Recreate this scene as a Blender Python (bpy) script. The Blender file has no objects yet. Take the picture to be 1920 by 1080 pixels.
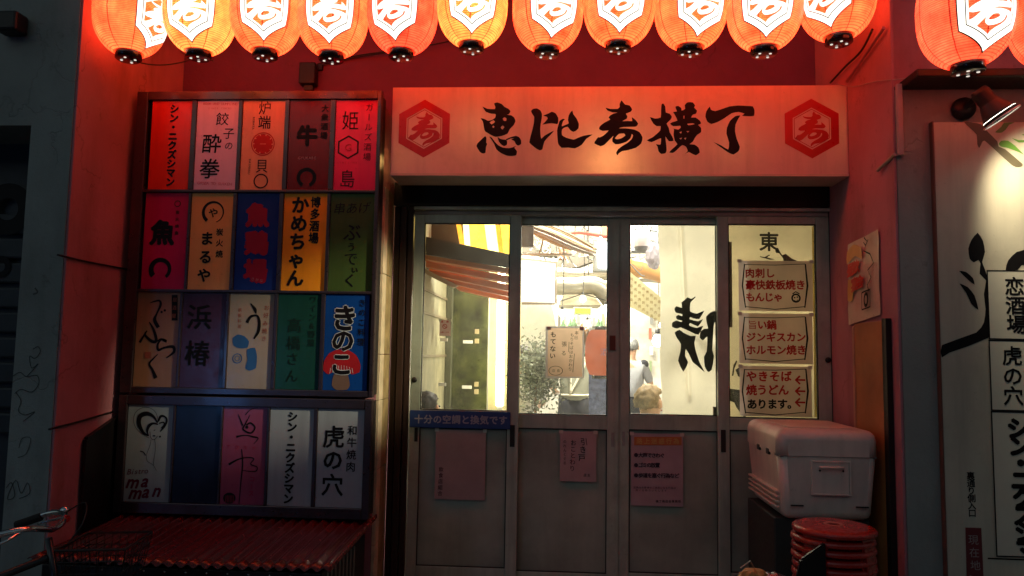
import bpy, bmesh, math, random
from mathutils import Vector, Matrix
from mathutils.geometry import tessellate_polygon
random.seed(7)
S = bpy.context.scene
COL = S.collection
PI = math.pi

# ------------------------------------------------------------------ camera
EYE = Vector((0.0, 0.0, 1.55))
FPX = 1400.0
_z = Vector((271, 16500, -1400)).normalized()
_x = Vector((22800, -300, 1400)); _x = (_x - _x.dot(_z) * _z).normalized()
_y = _z.cross(_x)
ROT = Matrix((_x, _y, _z))                     # camera axes -> world axes
cam = bpy.data.cameras.new('camera')
camo = bpy.data.objects.new('camera', cam); COL.objects.link(camo)
camo.matrix_world = Matrix.Translation(EYE) @ ROT.to_4x4()
cam.sensor_width = 36.0
cam.lens = 36.0 * FPX / 1920.0
cam.clip_start = 0.05
cam.clip_end = 300
S.camera = camo

# ------------------------------------------------------------------ world, night light
w = bpy.data.worlds.new('World'); S.world = w; w.use_nodes = True
nt = w.node_tree; nt.nodes.clear()
sky = nt.nodes.new('ShaderNodeTexSky'); sky.sky_type = 'NISHITA'; sky.sun_disc = False
sky.sun_elevation = math.radians(1.5); sky.sun_rotation = math.radians(200); sky.dust_density = 3
hs = nt.nodes.new('ShaderNodeHueSaturation'); hs.inputs['Saturation'].default_value = 0.45
bg = nt.nodes.new('ShaderNodeBackground'); bg.inputs['Strength'].default_value = 0.155
wo = nt.nodes.new('ShaderNodeOutputWorld')
nt.links.new(sky.outputs[0], hs.inputs['Color']); tn = nt.nodes.new('ShaderNodeMix'); tn.data_type = 'RGBA'; tn.blend_type = 'MULTIPLY'; tn.inputs['Factor'].default_value = 1; tn.inputs['B'].default_value = (0.72, 0.93, 0.99, 1)
nt.links.new(hs.outputs[0], tn.inputs['A']); nt.links.new(tn.outputs['Result'], bg.inputs[0]); nt.links.new(bg.outputs[0], wo.inputs[0])
sl = bpy.data.lights.new('sun', 'SUN'); sl.energy = 0.03; sl.angle = math.radians(25); sl.color = (0.75, 0.88, 1.0)
so = bpy.data.objects.new('sun', sl); COL.objects.link(so)
so.rotation_euler = (math.radians(55), 0, math.radians(-20))

S.view_settings.view_transform = 'Standard'
S.view_settings.look = 'None'
S.view_settings.exposure = 0.0
S.view_settings.gamma = 1.0
S.view_settings.use_curve_mapping = False
S.render.engine = 'CYCLES'
S.cycles.use_denoising = True
S.cycles.max_bounces = 7
S.cycles.diffuse_bounces = 4
S.cycles.glossy_bounces = 3
S.cycles.transmission_bounces = 5
S.cycles.transparent_max_bounces = 10
S.cycles.sample_clamp_indirect = 6
S.cycles.caustics_reflective = False
S.cycles.caustics_refractive = False

# ------------------------------------------------------------------ materials
MC = {}
def principled(name):
    m = bpy.data.materials.new(name); m.use_nodes = True
    return m, m.node_tree, m.node_tree.nodes['Principled BSDF']
def N(t, kind, **kw):
    n = t.nodes.new(kind)
    for k, v in kw.items(): setattr(n, k, v)
    return n
def pos(t, scale=(1, 1, 1), loc=(0, 0, 0)):
    g = N(t, 'ShaderNodeNewGeometry'); mp = N(t, 'ShaderNodeMapping')
    mp.inputs['Scale'].default_value = scale; mp.inputs['Location'].default_value = loc
    t.links.new(g.outputs['Position'], mp.inputs[0]); return mp.outputs[0]
def noise(t, vec, scale, detail=4, rough=0.55):
    n = N(t, 'ShaderNodeTexNoise'); n.inputs['Scale'].default_value = scale
    n.inputs['Detail'].default_value = detail; n.inputs['Roughness'].default_value = rough
    t.links.new(vec, n.inputs['Vector']); return n.outputs['Fac']
def ramp(t, fac, a, b, ca=(0, 0, 0, 1), cb=(1, 1, 1, 1)):
    r = N(t, 'ShaderNodeValToRGB'); r.color_ramp.elements[0].position = a; r.color_ramp.elements[1].position = b
    r.color_ramp.elements[0].color = ca; r.color_ramp.elements[1].color = cb
    t.links.new(fac, r.inputs[0]); return r.outputs[0]
def mixc(t, fac, a, b, mode='MIX'):
    m = N(t, 'ShaderNodeMix', data_type='RGBA', blend_type=mode)
    for s, v in ((m.inputs['Factor'], fac), (m.inputs['A'], a), (m.inputs['B'], b)):
        if hasattr(v, 'links') or isinstance(v, bpy.types.NodeSocket): t.links.new(v, s)
        else: s.default_value = v
    return m.outputs['Result']
def bump(t, b, h, strength=0.3, dist=0.01):
    n = N(t, 'ShaderNodeBump'); n.inputs['Strength'].default_value = strength; n.inputs['Distance'].default_value = dist
    t.links.new(h, n.inputs['Height']); t.links.new(n.outputs[0], b.inputs['Normal'])
def c4(c): return (c[0], c[1], c[2], 1)
def M(name, col=(0.5, 0.5, 0.5), rough=0.6, metal=0.0, var=0.12, sc=8.0, bmp=0.0, coat=0.0, spec=0.5, trans=0.0, grime=0.0):
    """ordinary material: colour with faint mottling and fine relief"""
    if name in MC: return MC[name]
    m, t, b = principled(name)
    v = pos(t)
    n1 = noise(t, v, sc, 5)
    c = ramp(t, n1, 0.3, 0.7, c4([k * (1 - var) for k in col]), c4([min(1, k * (1 + var)) for k in col]))
    if grime:      # rain streaks, smears and specks of dirt
        g1 = ramp(t, noise(t, pos(t, (14, 14, 1.1)), 1.0, 6, 0.65), 0.46, 0.74); g2 = ramp(t, noise(t, v, 3.2, 8, 0.72), 0.5, 0.72); g3 = ramp(t, noise(t, v, 60, 3, 0.6), 0.66, 0.72)
        mx_ = N(t, 'ShaderNodeMath', operation='MAXIMUM'); t.links.new(g1, mx_.inputs[0]); t.links.new(g2, mx_.inputs[1])
        mx2 = N(t, 'ShaderNodeMath', operation='MAXIMUM'); t.links.new(mx_.outputs[0], mx2.inputs[0]); t.links.new(g3, mx2.inputs[1])
        gm = N(t, 'ShaderNodeMath', operation='MULTIPLY'); gm.inputs[1].default_value = grime; t.links.new(mx2.outputs[0], gm.inputs[0])
        c = mixc(t, gm.outputs[0], c, c4([k * .35 for k in col]))
    t.links.new(c, b.inputs['Base Color'])
    b.inputs['Roughness'].default_value = rough; b.inputs['Metallic'].default_value = metal
    b.inputs['Specular IOR Level'].default_value = spec
    b.inputs['Coat Weight'].default_value = coat; b.inputs['Coat Roughness'].default_value = 0.08
    n2 = noise(t, v, sc * 6, 3)
    r = N(t, 'ShaderNodeMapRange'); r.inputs['To Min'].default_value = max(0.02, rough - 0.1); r.inputs['To Max'].default_value = min(1, rough + 0.12)
    t.links.new(n2, r.inputs[0]); t.links.new(r.outputs[0], b.inputs['Roughness'])
    if bmp: bump(t, b, n2, bmp, 0.004)
    if trans:
        tr = N(t, 'ShaderNodeBsdfTranslucent'); t.links.new(c, tr.inputs[0])
        mx = N(t, 'ShaderNodeMixShader'); mx.inputs[0].default_value = trans
        t.links.new(b.outputs[0], mx.inputs[1]); t.links.new(tr.outputs[0], mx.inputs[2])
        t.links.new(mx.outputs[0], t.nodes['Material Output'].inputs[0])
    MC[name] = m; return m
def EM(name, col, strength, var=0.0, sc=20):
    if name in MC: return MC[name]
    m = bpy.data.materials.new(name); m.use_nodes = True; t = m.node_tree; t.nodes.clear()
    e = N(t, 'ShaderNodeEmission'); e.inputs[0].default_value = c4(col); e.inputs[1].default_value = strength
    o = N(t, 'ShaderNodeOutputMaterial'); t.links.new(e.outputs[0], o.inputs[0])
    if var:
        n = noise(t, pos(t), sc, 4)
        c = ramp(t, n, 0.3, 0.7, c4([k * (1 - var) for k in col]), c4(col)); t.links.new(c, e.inputs[0])
    MC[name] = m; return m
def plaster(name, base, stain, crack=0.6, streak=0.5):
    m, t, b = principled(name)
    v = pos(t)
    big = noise(t, v, 1.3, 6, 0.6)
    fine = noise(t, v, 55, 5, 0.7)
    st = noise(t, pos(t, (5, 5, 1.3)), 1.0, 6, 0.6)
    c = ramp(t, big, 0.3, 0.72, c4([k * 0.72 for k in base]), c4([min(1, k * 1.15) for k in base]))
    s2 = ramp(t, st, 0.5, 0.75)
    ss = N(t, 'ShaderNodeMath', operation='MULTIPLY'); ss.inputs[1].default_value = streak
    t.links.new(s2, ss.inputs[0])
    c = mixc(t, ss.outputs[0], c, c4(stain))
    # blotchy soot spots
    sp = ramp(t, noise(t, v, 7, 8, 0.75), 0.60, 0.68)
    sm = N(t, 'ShaderNodeMath', operation='MULTIPLY'); sm.inputs[1].default_value = 0.45; t.links.new(sp, sm.inputs[0])
    c = mixc(t, sm.outputs[0], c, c4([k * 0.8 for k in stain]))
    # hairline cracks
    wv = N(t, 'ShaderNodeTexNoise'); wv.inputs['Scale'].default_value = 4; wv.inputs['Detail'].default_value = 6; t.links.new(v, wv.inputs['Vector'])
    ad = N(t, 'ShaderNodeMix', data_type='RGBA', blend_type='LINEAR_LIGHT'); ad.inputs['Factor'].default_value = 0.35
    t.links.new(v, ad.inputs['A']); t.links.new(wv.outputs['Color'], ad.inputs['B'])
    vo = N(t, 'ShaderNodeTexVoronoi', feature='DISTANCE_TO_EDGE'); vo.inputs['Scale'].default_value = 0.85
    t.links.new(ad.outputs['Result'], vo.inputs['Vector'])
    cr = ramp(t, vo.outputs['Distance'], 0.0, 0.007, (1, 1, 1, 1), (0, 0, 0, 1))
    gate = ramp(t, noise(t, v, 1.7, 2), 0.5, 0.56)
    cm = N(t, 'ShaderNodeMath', operation='MULTIPLY'); t.links.new(cr, cm.inputs[0]); t.links.new(gate, cm.inputs[1])
    cm2 = N(t, 'ShaderNodeMath', operation='MULTIPLY'); cm2.inputs[1].default_value = crack; t.links.new(cm.outputs[0], cm2.inputs[0])
    c = mixc(t, cm2.outputs[0], c, (0.03, 0.028, 0.025, 1))
    t.links.new(c, b.inputs['Base Color']); b.inputs['Roughness'].default_value = 0.82
    hh = N(t, 'ShaderNodeMath', operation='SUBTRACT'); t.links.new(fine, hh.inputs[0]); t.links.new(cm.outputs[0], hh.inputs[1])
    bump(t, b, hh.outputs[0], 0.5, 0.006)
    MC[name] = m; return m

M_grey = plaster('grey_plaster', (0.30, 0.33, 0.31), (0.12, 0.125, 0.11), 0.15)
M_red = plaster('salmon_plaster', (0.48, 0.22, 0.26), (0.24, 0.10, 0.10), 0.35, 0.75)  # recess plaster, a pinker tone than the grey outer wall
M_mar = plaster('maroon_plaster', (0.16, 0.045, 0.10), (0.12, 0.05, 0.06), 0.2, 0.25)  # wall above the sign, a darker red tone than the cheeks
M_dark = M('black_steel', (0.012, 0.011, 0.011), 0.45, 0.3, bmp=0.1)
M_blk = M('black_paint', (0.010, 0.009, 0.010), 0.35)
M_ink = M('black_ink', (0.006, 0.005, 0.006), 0.5, spec=0.2)
M_alu = M('aluminium', (0.47, 0.56, 0.46), 0.42, 0.3, var=0.15, sc=6, bmp=0.15, grime=.5)
M_alud = M('aluminium_dull', (0.36, 0.36, 0.32), 0.5, 0.3, var=0.25, sc=5, bmp=0.2)
M_chrome = M('chrome', (0.75, 0.77, 0.8), 0.12, 1.0, var=0.05)
M_asph = M('asphalt', (0.05, 0.05, 0.052), 0.85, var=0.4, sc=30, bmp=0.5)
M_conc = M('concrete', (0.25, 0.24, 0.22), 0.85, var=0.3, sc=5, bmp=0.4)
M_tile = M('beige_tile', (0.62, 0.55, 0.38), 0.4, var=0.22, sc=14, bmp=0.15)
M_redink = M('red_ink', (0.50, 0.02, 0.015), 0.5, spec=0.2)
M_white = M('white_print', (0.78, 0.77, 0.74), 0.5, var=0.04)

# ------------------------------------------------------------------ object helpers
WP = {}
def link(name, me, m=None, parent=None, loc=None):
    o = bpy.data.objects.new(name, me); COL.objects.link(o)
    if m is not None and len(me.materials) == 0: me.materials.append(m)
    if loc is None:
        if me is not None and len(me.vertices):
            xs = [v.co.x for v in me.vertices]; ys = [v.co.y for v in me.vertices]; zs = [v.co.z for v in me.vertices]
            loc = Vector(((min(xs) + max(xs)) / 2, (min(ys) + max(ys)) / 2, min(zs)))
            me.transform(Matrix.Translation(-loc))
        else: loc = Vector((0, 0, 0))
    loc = Vector(loc)
    WP[o.name] = loc
    if parent is not None:
        o.parent = parent; o.location = loc - WP[parent.name]
    else: o.location = loc
    return o
def tag(o, label=None, cat=None, group=None, kind=None):
    if label: o['label'] = label
    if cat: o['category'] = cat
    if group: o['group'] = group
    if kind: o['kind'] = kind
    return o
def thing(name, label, cat, loc, group=None):
    o = bpy.data.objects.new(name, None); COL.objects.link(o); o.location = loc; o.empty_display_size = 0.05
    WP[o.name] = Vector(loc); return tag(o, label, cat, group)
def bm_obj(name, bm, m=None, parent=None, smooth=False, mats=None):
    me = bpy.data.meshes.new(name); bm.to_mesh(me); bm.free()
    for p in me.polygons: p.use_smooth = smooth
    if mats:
        for k in mats: me.materials.append(k)
    return link(name, me, m, parent)
def add_box(bm, x0, x1, y0, y1, z0, z1, bev=0.0, mi=0, T=None):
    vs = [bm.verts.new((x, y, z)) for x in (x0, x1) for y in (y0, y1) for z in (z0, z1)]
    f = [(0, 1, 3, 2), (4, 6, 7, 5), (0, 4, 5, 1), (2, 3, 7, 6), (0, 2, 6, 4), (1, 5, 7, 3)]
    fs = [bm.faces.new([vs[i] for i in q]) for q in f]
    for q in fs: q.material_index = mi
    if bev:
        es = list({e for q in fs for e in q.edges})
        r = bmesh.ops.bevel(bm, geom=es, offset=bev, segments=2, profile=0.5, affect='EDGES', clamp_overlap=True)
        vs = list({v for q in r['faces'] for v in q.verts} | {v for v in vs if v.is_valid})
    if T is not None: bmesh.ops.transform(bm, matrix=T, verts=[v for v in vs if v.is_valid])
    return vs
def box(name, x0, x1, y0, y1, z0, z1, m, parent=None, bev=0.0, T=None):
    bm = bmesh.new(); add_box(bm, min(x0, x1), max(x0, x1), min(y0, y1), max(y0, y1), min(z0, z1), max(z0, z1), bev, 0, T)
    return bm_obj(name, bm, m, parent)
def add_tube(bm, pts, r, seg=8, mi=0, cap=True):
    pts = [Vector(p) for p in pts]; rings = []
    prev = None
    for i, p in enumerate(pts):
        d = (pts[min(i + 1, len(pts) - 1)] - pts[max(i - 1, 0)]).normalized()
        if prev is None:
            a = d.cross(Vector((0, 0, 1)))
            if a.length < 0.05: a = d.cross(Vector((1, 0, 0)))
            a.normalize()
        else:
            a = (prev - d * prev.dot(d)); a = a.normalized() if a.length > 1e-6 else d.orthogonal().normalized()
        prev = a; b = d.cross(a)
        rr = r[i] if isinstance(r, (list, tuple)) else r
        rings.append([bm.verts.new(p + a * rr * math.cos(2 * PI * k / seg) + b * rr * math.sin(2 * PI * k / seg)) for k in range(seg)])
    for A, B in zip(rings, rings[1:]):
        for k in range(seg):
            f = bm.faces.new((A[k], A[(k + 1) % seg], B[(k + 1) % seg], B[k])); f.material_index = mi; f.smooth = True
    if cap:
        for R in (rings[0], rings[-1]):
            try: bm.faces.new(R).material_index = mi
            except ValueError: pass
def tube(name, pts, r, m, parent=None, seg=8):
    bm = bmesh.new(); add_tube(bm, pts, r, seg)
    me = bpy.data.meshes.new(name); bm.normal_update(); bm.to_mesh(me); bm.free(); return link(name, me, m, parent)
def smooth_path(pts, n=6):
    P_ = [Vector(p) for p in pts]; out = []
    for i in range(len(P_) - 1):
        p0 = P_[max(i - 1, 0)]; p1 = P_[i]; p2 = P_[i + 1]; p3 = P_[min(i + 2, len(P_) - 1)]
        for k in range(n):
            t = k / n
            out.append(0.5 * ((2 * p1) + (p2 - p0) * t + (2 * p0 - 5 * p1 + 4 * p2 - p3) * t * t + (3 * p1 - p0 - 3 * p2 + p3) * t ** 3))
    out.append(P_[-1]); return out
def add_lathe(bm, prof, c=(0, 0, 0), seg=32, mi=0, T=None):
    """prof: list of (radius, z)"""
    c = Vector(c); rings = []; allv = []
    for r, z in prof:
        if r < 1e-5: v = bm.verts.new(c + Vector((0, 0, z))); rings.append([v]); allv.append(v)
        else:
            R = [bm.verts.new(c + Vector((r * math.cos(2 * PI * k / seg), r * math.sin(2 * PI * k / seg), z))) for k in range(seg)]
            rings.append(R); allv += R
    for A, B in zip(rings, rings[1:]):
        for k in range(seg):
            if len(A) == 1 and len(B) == 1: break
            if len(A) == 1: q = (A[0], B[(k + 1) % seg], B[k])
            elif len(B) == 1: q = (A[k], A[(k + 1) % seg], B[0])
            else: q = (A[k], A[(k + 1) % seg], B[(k + 1) % seg], B[k])
            f = bm.faces.new(q); f.material_index = mi; f.smooth = True
    if T is not None: bmesh.ops.transform(bm, matrix=T, verts=allv)
    return allv
def lathe(name, prof, c, m, parent=None, seg=32, T=None):
    bm = bmesh.new(); add_lathe(bm, prof, c, seg, 0, T)
    bmesh.ops.recalc_face_normals(bm, faces=bm.faces)
    me = bpy.data.meshes.new(name); bm.to_mesh(me); bm.free(); return link(name, me, m, parent)

# a pixel of the photograph seen on the upright plane at distance Y -> (x, z) on it
def U(px, py, Y):
    d = ROT @ Vector((px - 960.0, 540.0 - py, -FPX)); k = Y / d.y
    return EYE.x + d.x * k, EYE.z + d.z * k
def rect(px0, py0, px1, py1, Y):
    cx, cy = (px0 + px1) / 2, (py0 + py1) / 2
    return U(px0, cy, Y)[0], U(px1, cy, Y)[0], U(cx, py1, Y)[1], U(cx, py0, Y)[1]
def PXS(Y): return Y / FPX / 0.995          # metres per pixel at that distance
def ubox(name, px0, py0, px1, py1, Y, d, m, parent=None, bev=0.0):
    x0, x1, z0, z1 = rect(px0, py0, px1, py1, Y); return box(name, x0, x1, Y, Y + d, z0, z1, m, parent, bev)

# flat shapes
def tess(loops):
    vs = [[Vector((p[0], p[1], 0)) for p in l] for l in loops]
    tr = tessellate_polygon(vs); flat = [p for l in loops for p in l]; return flat, tr
def cat_closed(pts, n=3):
    out = []; L = len(pts)
    for i in range(L):
        p0, p1, p2, p3 = (Vector(pts[(i + k) % L]) for k in (-1, 0, 1, 2))
        for k in range(n):
            t = k / n; t2 = t * t; t3 = t2 * t
            q = 0.5 * ((2 * p1) + (p2 - p0) * t + (2 * p0 - 5 * p1 + 4 * p2 - p3) * t2 + (3 * p1 - p0 - 3 * p2 + p3) * t3)
            l = p1.lerp(p2, t); out.append(tuple(q.lerp(l, 0.45)))
    return out
class Flat:
    """flat print: triangles on an upright plane facing the street (or any frame o,r,u)"""
    def __init__(s, Y=None, frame=None):
        s.v = []; s.f = []; s.mi = []; s.Y = Y; s.frame = frame
    def add(s, pts, tris, mi=0):
        b = len(s.v); s.v += pts
        for t in tris: s.f.append([b + i for i in t]); s.mi.append(mi)
    def poly(s, loops, mi=0, sm=0):
        if sm: loops = [cat_closed(l, sm) for l in loops]
        fl, tr = tess(loops); s.add(fl, tr, mi)
    def pix(s, loops, org=(0, 0), sc=1.0, mi=0, sm=0):
        s.poly([[U(org[0] + p[0] / sc, org[1] + p[1] / sc, s.Y) for p in l] for l in loops], mi, sm)
    def ring(s, cx, cz, r0, r1, mi=0, a0=0.0, a1=2 * PI, n=28, sx=1.0, t0=1.0, t1=1.0):
        pts = []; tr = []
        for i in range(n + 1):
            t = i / n; a = a0 + (a1 - a0) * t; k = t0 + (t1 - t0) * t; m_ = (r0 + r1) / 2; h = (r1 - r0) / 2 * k
            pts += [(cx + (m_ - h) * math.cos(a) * sx, cz + (m_ - h) * math.sin(a)), (cx + (m_ + h) * math.cos(a) * sx, cz + (m_ + h) * math.sin(a))]
        for i in range(n): tr += [(2 * i, 2 * i + 1, 2 * i + 3), (2 * i, 2 * i + 3, 2 * i + 2)]
        s.add(pts, tr, mi)
    def pring(s, px, py, r0, r1, mi=0, **k):
        x, z = U(px, py, s.Y); q = PXS(s.Y); s.ring(x, z, r0 * q, r1 * q, mi, **k)
    def disc(s, px, py, r, mi=0, sy=1.0):
        x, z = U(px, py, s.Y); q = PXS(s.Y) * r
        s.poly([[(x + q * math.cos(a * PI / 12), z + q * sy * math.sin(a * PI / 12)) for a in range(24)]], mi)
    def prect(s, x0, y0, x1, y1, mi=0): s.pix([[(x0, y0), (x1, y0), (x1, y1), (x0, y1)]], mi=mi)
    def line(s, pts, w, mi=0):
        pts = [Vector(p) for p in pts]; vs = []; tr = []
        for i, p in enumerate(pts):
            d = (pts[min(i + 1, len(pts) - 1)] - pts[max(i - 1, 0)]).normalized(); n = Vector((-d.y, d.x)) * ((w[i] if isinstance(w, (list, tuple)) else w) / 2)
            vs += [tuple(p + n), tuple(p - n)]
        for i in range(len(pts) - 1): tr += [(2 * i, 2 * i + 1, 2 * i + 3), (2 * i, 2 * i + 3, 2 * i + 2)]
        s.add(vs, tr, mi)
    def pline(s, pts, w, mi=0, sm=0):
        P2 = [Vector(U(p[0], p[1], s.Y)) for p in pts]
        ww = [k * PXS(s.Y) for k in w] if isinstance(w, (list, tuple)) else w * PXS(s.Y)
        if sm:
            P3 = smooth_path([(p.x, p.y, (ww[i] if isinstance(ww, list) else ww)) for i, p in enumerate(P2)], sm)
            s.line([(p.x, p.y) for p in P3], [p.z for p in P3], mi)
        else: s.line(P2, ww, mi)
    def glyph(s, ch, cx, cz, sw, sh, bold=0.0, rot=0.0, shear=0.0, mi=0):
        vs, tr = glyph(ch, 0.0)
        c, sn = math.cos(rot), math.sin(rot)
        sh_l = [(0, 0)]
        if bold > 0.004: sh_l += [(bold * math.cos(a * PI / 3 + .5), bold * math.sin(a * PI / 3 + .5)) for a in range(6)]
        if bold > 0.045: sh_l += [(bold * .5 * math.cos(a * PI / 2), bold * .5 * math.sin(a * PI / 2)) for a in range(4)]
        for k, (dx, dy) in enumerate(sh_l):
            out = []
            for x, y in vs:
                x -= 0.5; y -= 0.38; x += shear * y
                x = (x + dx) * sw; y = (y + dy) * sh
                out.append((cx + x * c - y * sn, cz + x * sn + y * c, k * 0.00004))
            s.add(out, tr, mi)
    def vtext(s, txt, p0, p1, size, bold=0.02, mi=0, shear=0.0, w=1.0, rot=0.0):
        """characters from pixel p0 (first) to p1 (last), size in pixels"""
        n = len(txt); q = PXS(s.Y)
        for i, ch in enumerate(txt):
            t = i / (n - 1) if n > 1 else 0
            x, z = U(p0[0] + (p1[0] - p0[0]) * t, p0[1] + (p1[1] - p0[1]) * t, s.Y)
            r = rot - (PI / 2 if ch == 'ー' and abs(p1[1] - p0[1]) > abs(p1[0] - p0[0]) else 0)
            s.glyph(ch, x, z, size * q * w, size * q, bold, r, shear, mi)
    def build(s, name, mats, parent=None, off=0.0):
        me = bpy.data.meshes.new(name)
        if s.frame:
            o, r, u = s.frame; V = [tuple(o + r * p[0] + u * p[1] - Vector((p[2] if len(p) > 2 else 0, 0, 0))) for p in s.v]
        else: V = [(p[0], s.Y + off - (p[2] if len(p) > 2 else 0), p[1]) for p in s.v]
        me.from_pydata(V, [], s.f)
        for m in (mats if isinstance(mats, (list, tuple)) else [mats]): me.materials.append(m)
        for p, k in zip(me.polygons, s.mi): p.material_index = k
        # all faces towards the street
        if not s.frame:
            bm = bmesh.new(); bm.from_mesh(me)
            bmesh.ops.reverse_faces(bm, faces=[f for f in bm.faces if f.normal.y > 0]); bm.to_mesh(me); bm.free()
        return link(name, me, None, parent)
GC = {}
def glyph(ch, bold=0.0):
    k = (ch, round(bold, 3))
    if k not in GC:
        c = bpy.data.curves.new('f', 'FONT'); c.body = ch; c.size = 1; c.offset = bold; c.resolution_u = 2
        o = bpy.data.objects.new('f', c); COL.objects.link(o); bpy.context.view_layer.update()
        me = bpy.data.meshes.new_from_object(o.evaluated_get(bpy.context.evaluated_depsgraph_get()))
        me.calc_loop_triangles()
        vs = [(v.co.x, v.co.y) for v in me.vertices]
        if ord(ch) < 128 and vs:                      # centre narrow letters in the cell
            mx = (min(v[0] for v in vs) + max(v[0] for v in vs)) / 2; vs = [(v[0] - mx + 0.5, v[1]) for v in vs]
        GC[k] = (vs, [tuple(t.vertices) for t in me.loop_triangles])
        bpy.data.objects.remove(o); bpy.data.curves.remove(c); bpy.data.meshes.remove(me)
    return GC[k]

# ------------------------------------------------------------------ levels of the place
XL, XR = -2.285, 1.475         # the two cheeks of the recess
YF, YB, YD = 3.30, 4.26, 4.10  # outer wall face, back wall of recess, door plane
YBD, YS = 3.74, 3.80           # directory board face, sign face

# ================================================================== STRUCTURE
tag(box('ground', -60, 60, -40, 60, -0.3, 0.0, M_asph), kind='structure')
tag(box('pavement', -12, 12, 1.2, 12, 0.0, 0.12, M_conc), kind='structure')
tag(box('interior_floor', -2.4, 3.5, 4.0, 10, 0.12, 0.2, M_conc), kind='structure')

ob = box('opposite_building', -22, 22, -12, -8.5, 0.0, 6.0, M('opposite_render', (0.10, 0.10, 0.105), 0.8, var=.3, sc=1.5))
tag(ob, 'dark low building on the far side of the street behind the viewer', 'building')

vm = thing('added_vending_machine', 'added vending machine, unseen behind the viewer, its blue lit front giving the board a blue glint', 'vending machine', (-6.9, -8.1, 0))  # added machine, out of view; its blue front makes the board's glint
box('cabinet', -7.4, -6.35, -8.48, -7.85, 0.02, 1.8, M('vending_white', (.5, .52, .55), .4), vm, .02)
box('lit_front', -7.32, -6.43, -7.848, -7.84, .75, 1.7, EM('vending_glow', (.16, .42, 1.0), 7), vm)
box('lit_slot', -7.32, -6.43, -7.848, -7.84, .15, .68, EM('vending_glow2', (.12, .36, 1.0), 4), vm)
for k in range(3):
    for q in range(7): box('drink_can', -7.28 + q * .125, -7.215 + q * .125, -7.838, -7.80, .82 + k * .29, .98 + k * .29, M('can_%d' % (q % 3), ((.5, .05, .04), (.06, .2, .4), (.6, .55, .2))[q % 3], .3), vm, .01)

# left street wall with a shuttered opening
zt = 4.3
sx = U(35, 560, YF)[0]; sz = U(30, 235, YF)[1]
bm = bmesh.new()
add_box(bm, sx, XL, YF, 4.5, 0.12, zt)
add_box(bm, -6, sx, YF, 3.9, sz, zt)
wl = bm_obj('plaster_wall', bm, M_grey)
tag(wl, 'grey cracked plaster pillar wall at the left edge with scribbled graffiti', 'wall')
# the salmon cheeks and back of the recess
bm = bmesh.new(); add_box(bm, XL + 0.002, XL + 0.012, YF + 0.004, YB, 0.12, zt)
c1 = bm_obj('plaster_cheek', bm, M_red, wl)
g = Flat(YF)
def scribble(F, pts, w=1.6): F.pline(pts, w, 0, 4)
scribble(g, [(62, 655), (72, 650), (76, 660), (66, 672), (56, 668), (60, 690), (72, 682), (52, 705)])
scribble(g, [(25, 705), (38, 698), (50, 706), (70, 704), (73, 720), (60, 735), (40, 730), (28, 738)])
scribble(g, [(30, 735), (40, 752), (35, 770), (48, 778), (66, 772), (44, 790)])
scribble(g, [(36, 840), (42, 822), (58, 822), (50, 850), (34, 858)], 1.2)
scribble(g, [(12, 915), (22, 905), (28, 930), (14, 935), (30, 900), (40, 925), (52, 905), (56, 925), (36, 935)], 1.5)
scribble(g, [(66, 540), (71, 548), (62, 552)], 3)
g.build('graffiti', M('faded_marker', (.07, .08, .075), .7), wl, -0.002)
lb_ = ubox('wall_lamp_box', -14, 18, 29, 55, YF - .09, .088, M_dark, None, .012); tag(lb_, 'black rounded box fixed at the top left corner of the grey wall', 'box')
st = thing('roller_shutter', 'dark shutter with a black painted ring in the opening at the far left', 'shutter', (-3.2, 3.62, 0.12))
M_sh = M('dark_shutter', (0.045, 0.05, 0.055), 0.5, 0.3, bmp=0.15)
box('shutter_panel', -6, sx - 0.003, 3.62, 3.66, 0.12, sz, M_sh, st)
for k in range(9):
    zz = 1.1 + k * 0.125
    box('slat', -5.9, sx - 0.01, 3.585, 3.617, zz, zz + 0.105, M_sh, st, 0.012)
F = Flat(3.58); F.pring(14, 392, 22, 52, 0); F.build('painted_ring', M_ink, st)
F = Flat(3.58); F.pring(0, 500, 10, 22, 0); F.build('painted_ring', M_ink, st)

# right street wall, with a recessed band above a ledge
rw = box('street_wall', XR, 7, YF, 4.5, 0.12, U(1750, 168, YF)[1], M_grey)
tag(rw, 'grey plaster wall right of the entrance carrying the bamboo mural board', 'wall')
zl = U(1750, 168, YF)[1]
box('plaster_cheek', XR - 0.012, XR - 0.002, YF + 0.004, YD + 0.2, 0.12, zt, M_red, rw)
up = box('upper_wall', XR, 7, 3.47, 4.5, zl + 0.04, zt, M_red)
tag(up, 'red lit upper wall behind the large lanterns at the right edge', 'wall')
led = box('ledge', XR + 0.02, 7, 3.14, 3.47, zl, zl + 0.035, M_dark, None, 0.006)
tag(led, 'thin dark ledge running above the bamboo mural board', 'ledge')
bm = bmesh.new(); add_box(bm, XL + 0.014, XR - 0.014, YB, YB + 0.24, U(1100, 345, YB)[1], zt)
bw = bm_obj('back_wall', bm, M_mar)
tag(bw, 'dark red wall above the big entrance sign, behind the row of lanterns', 'wall')
sf = box('soffit', XL + 0.014, XR - 0.014, YF, YB, 3.95, 4.1, M_red); tag(sf, kind='structure'); sf.name = 'ceiling'

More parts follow.
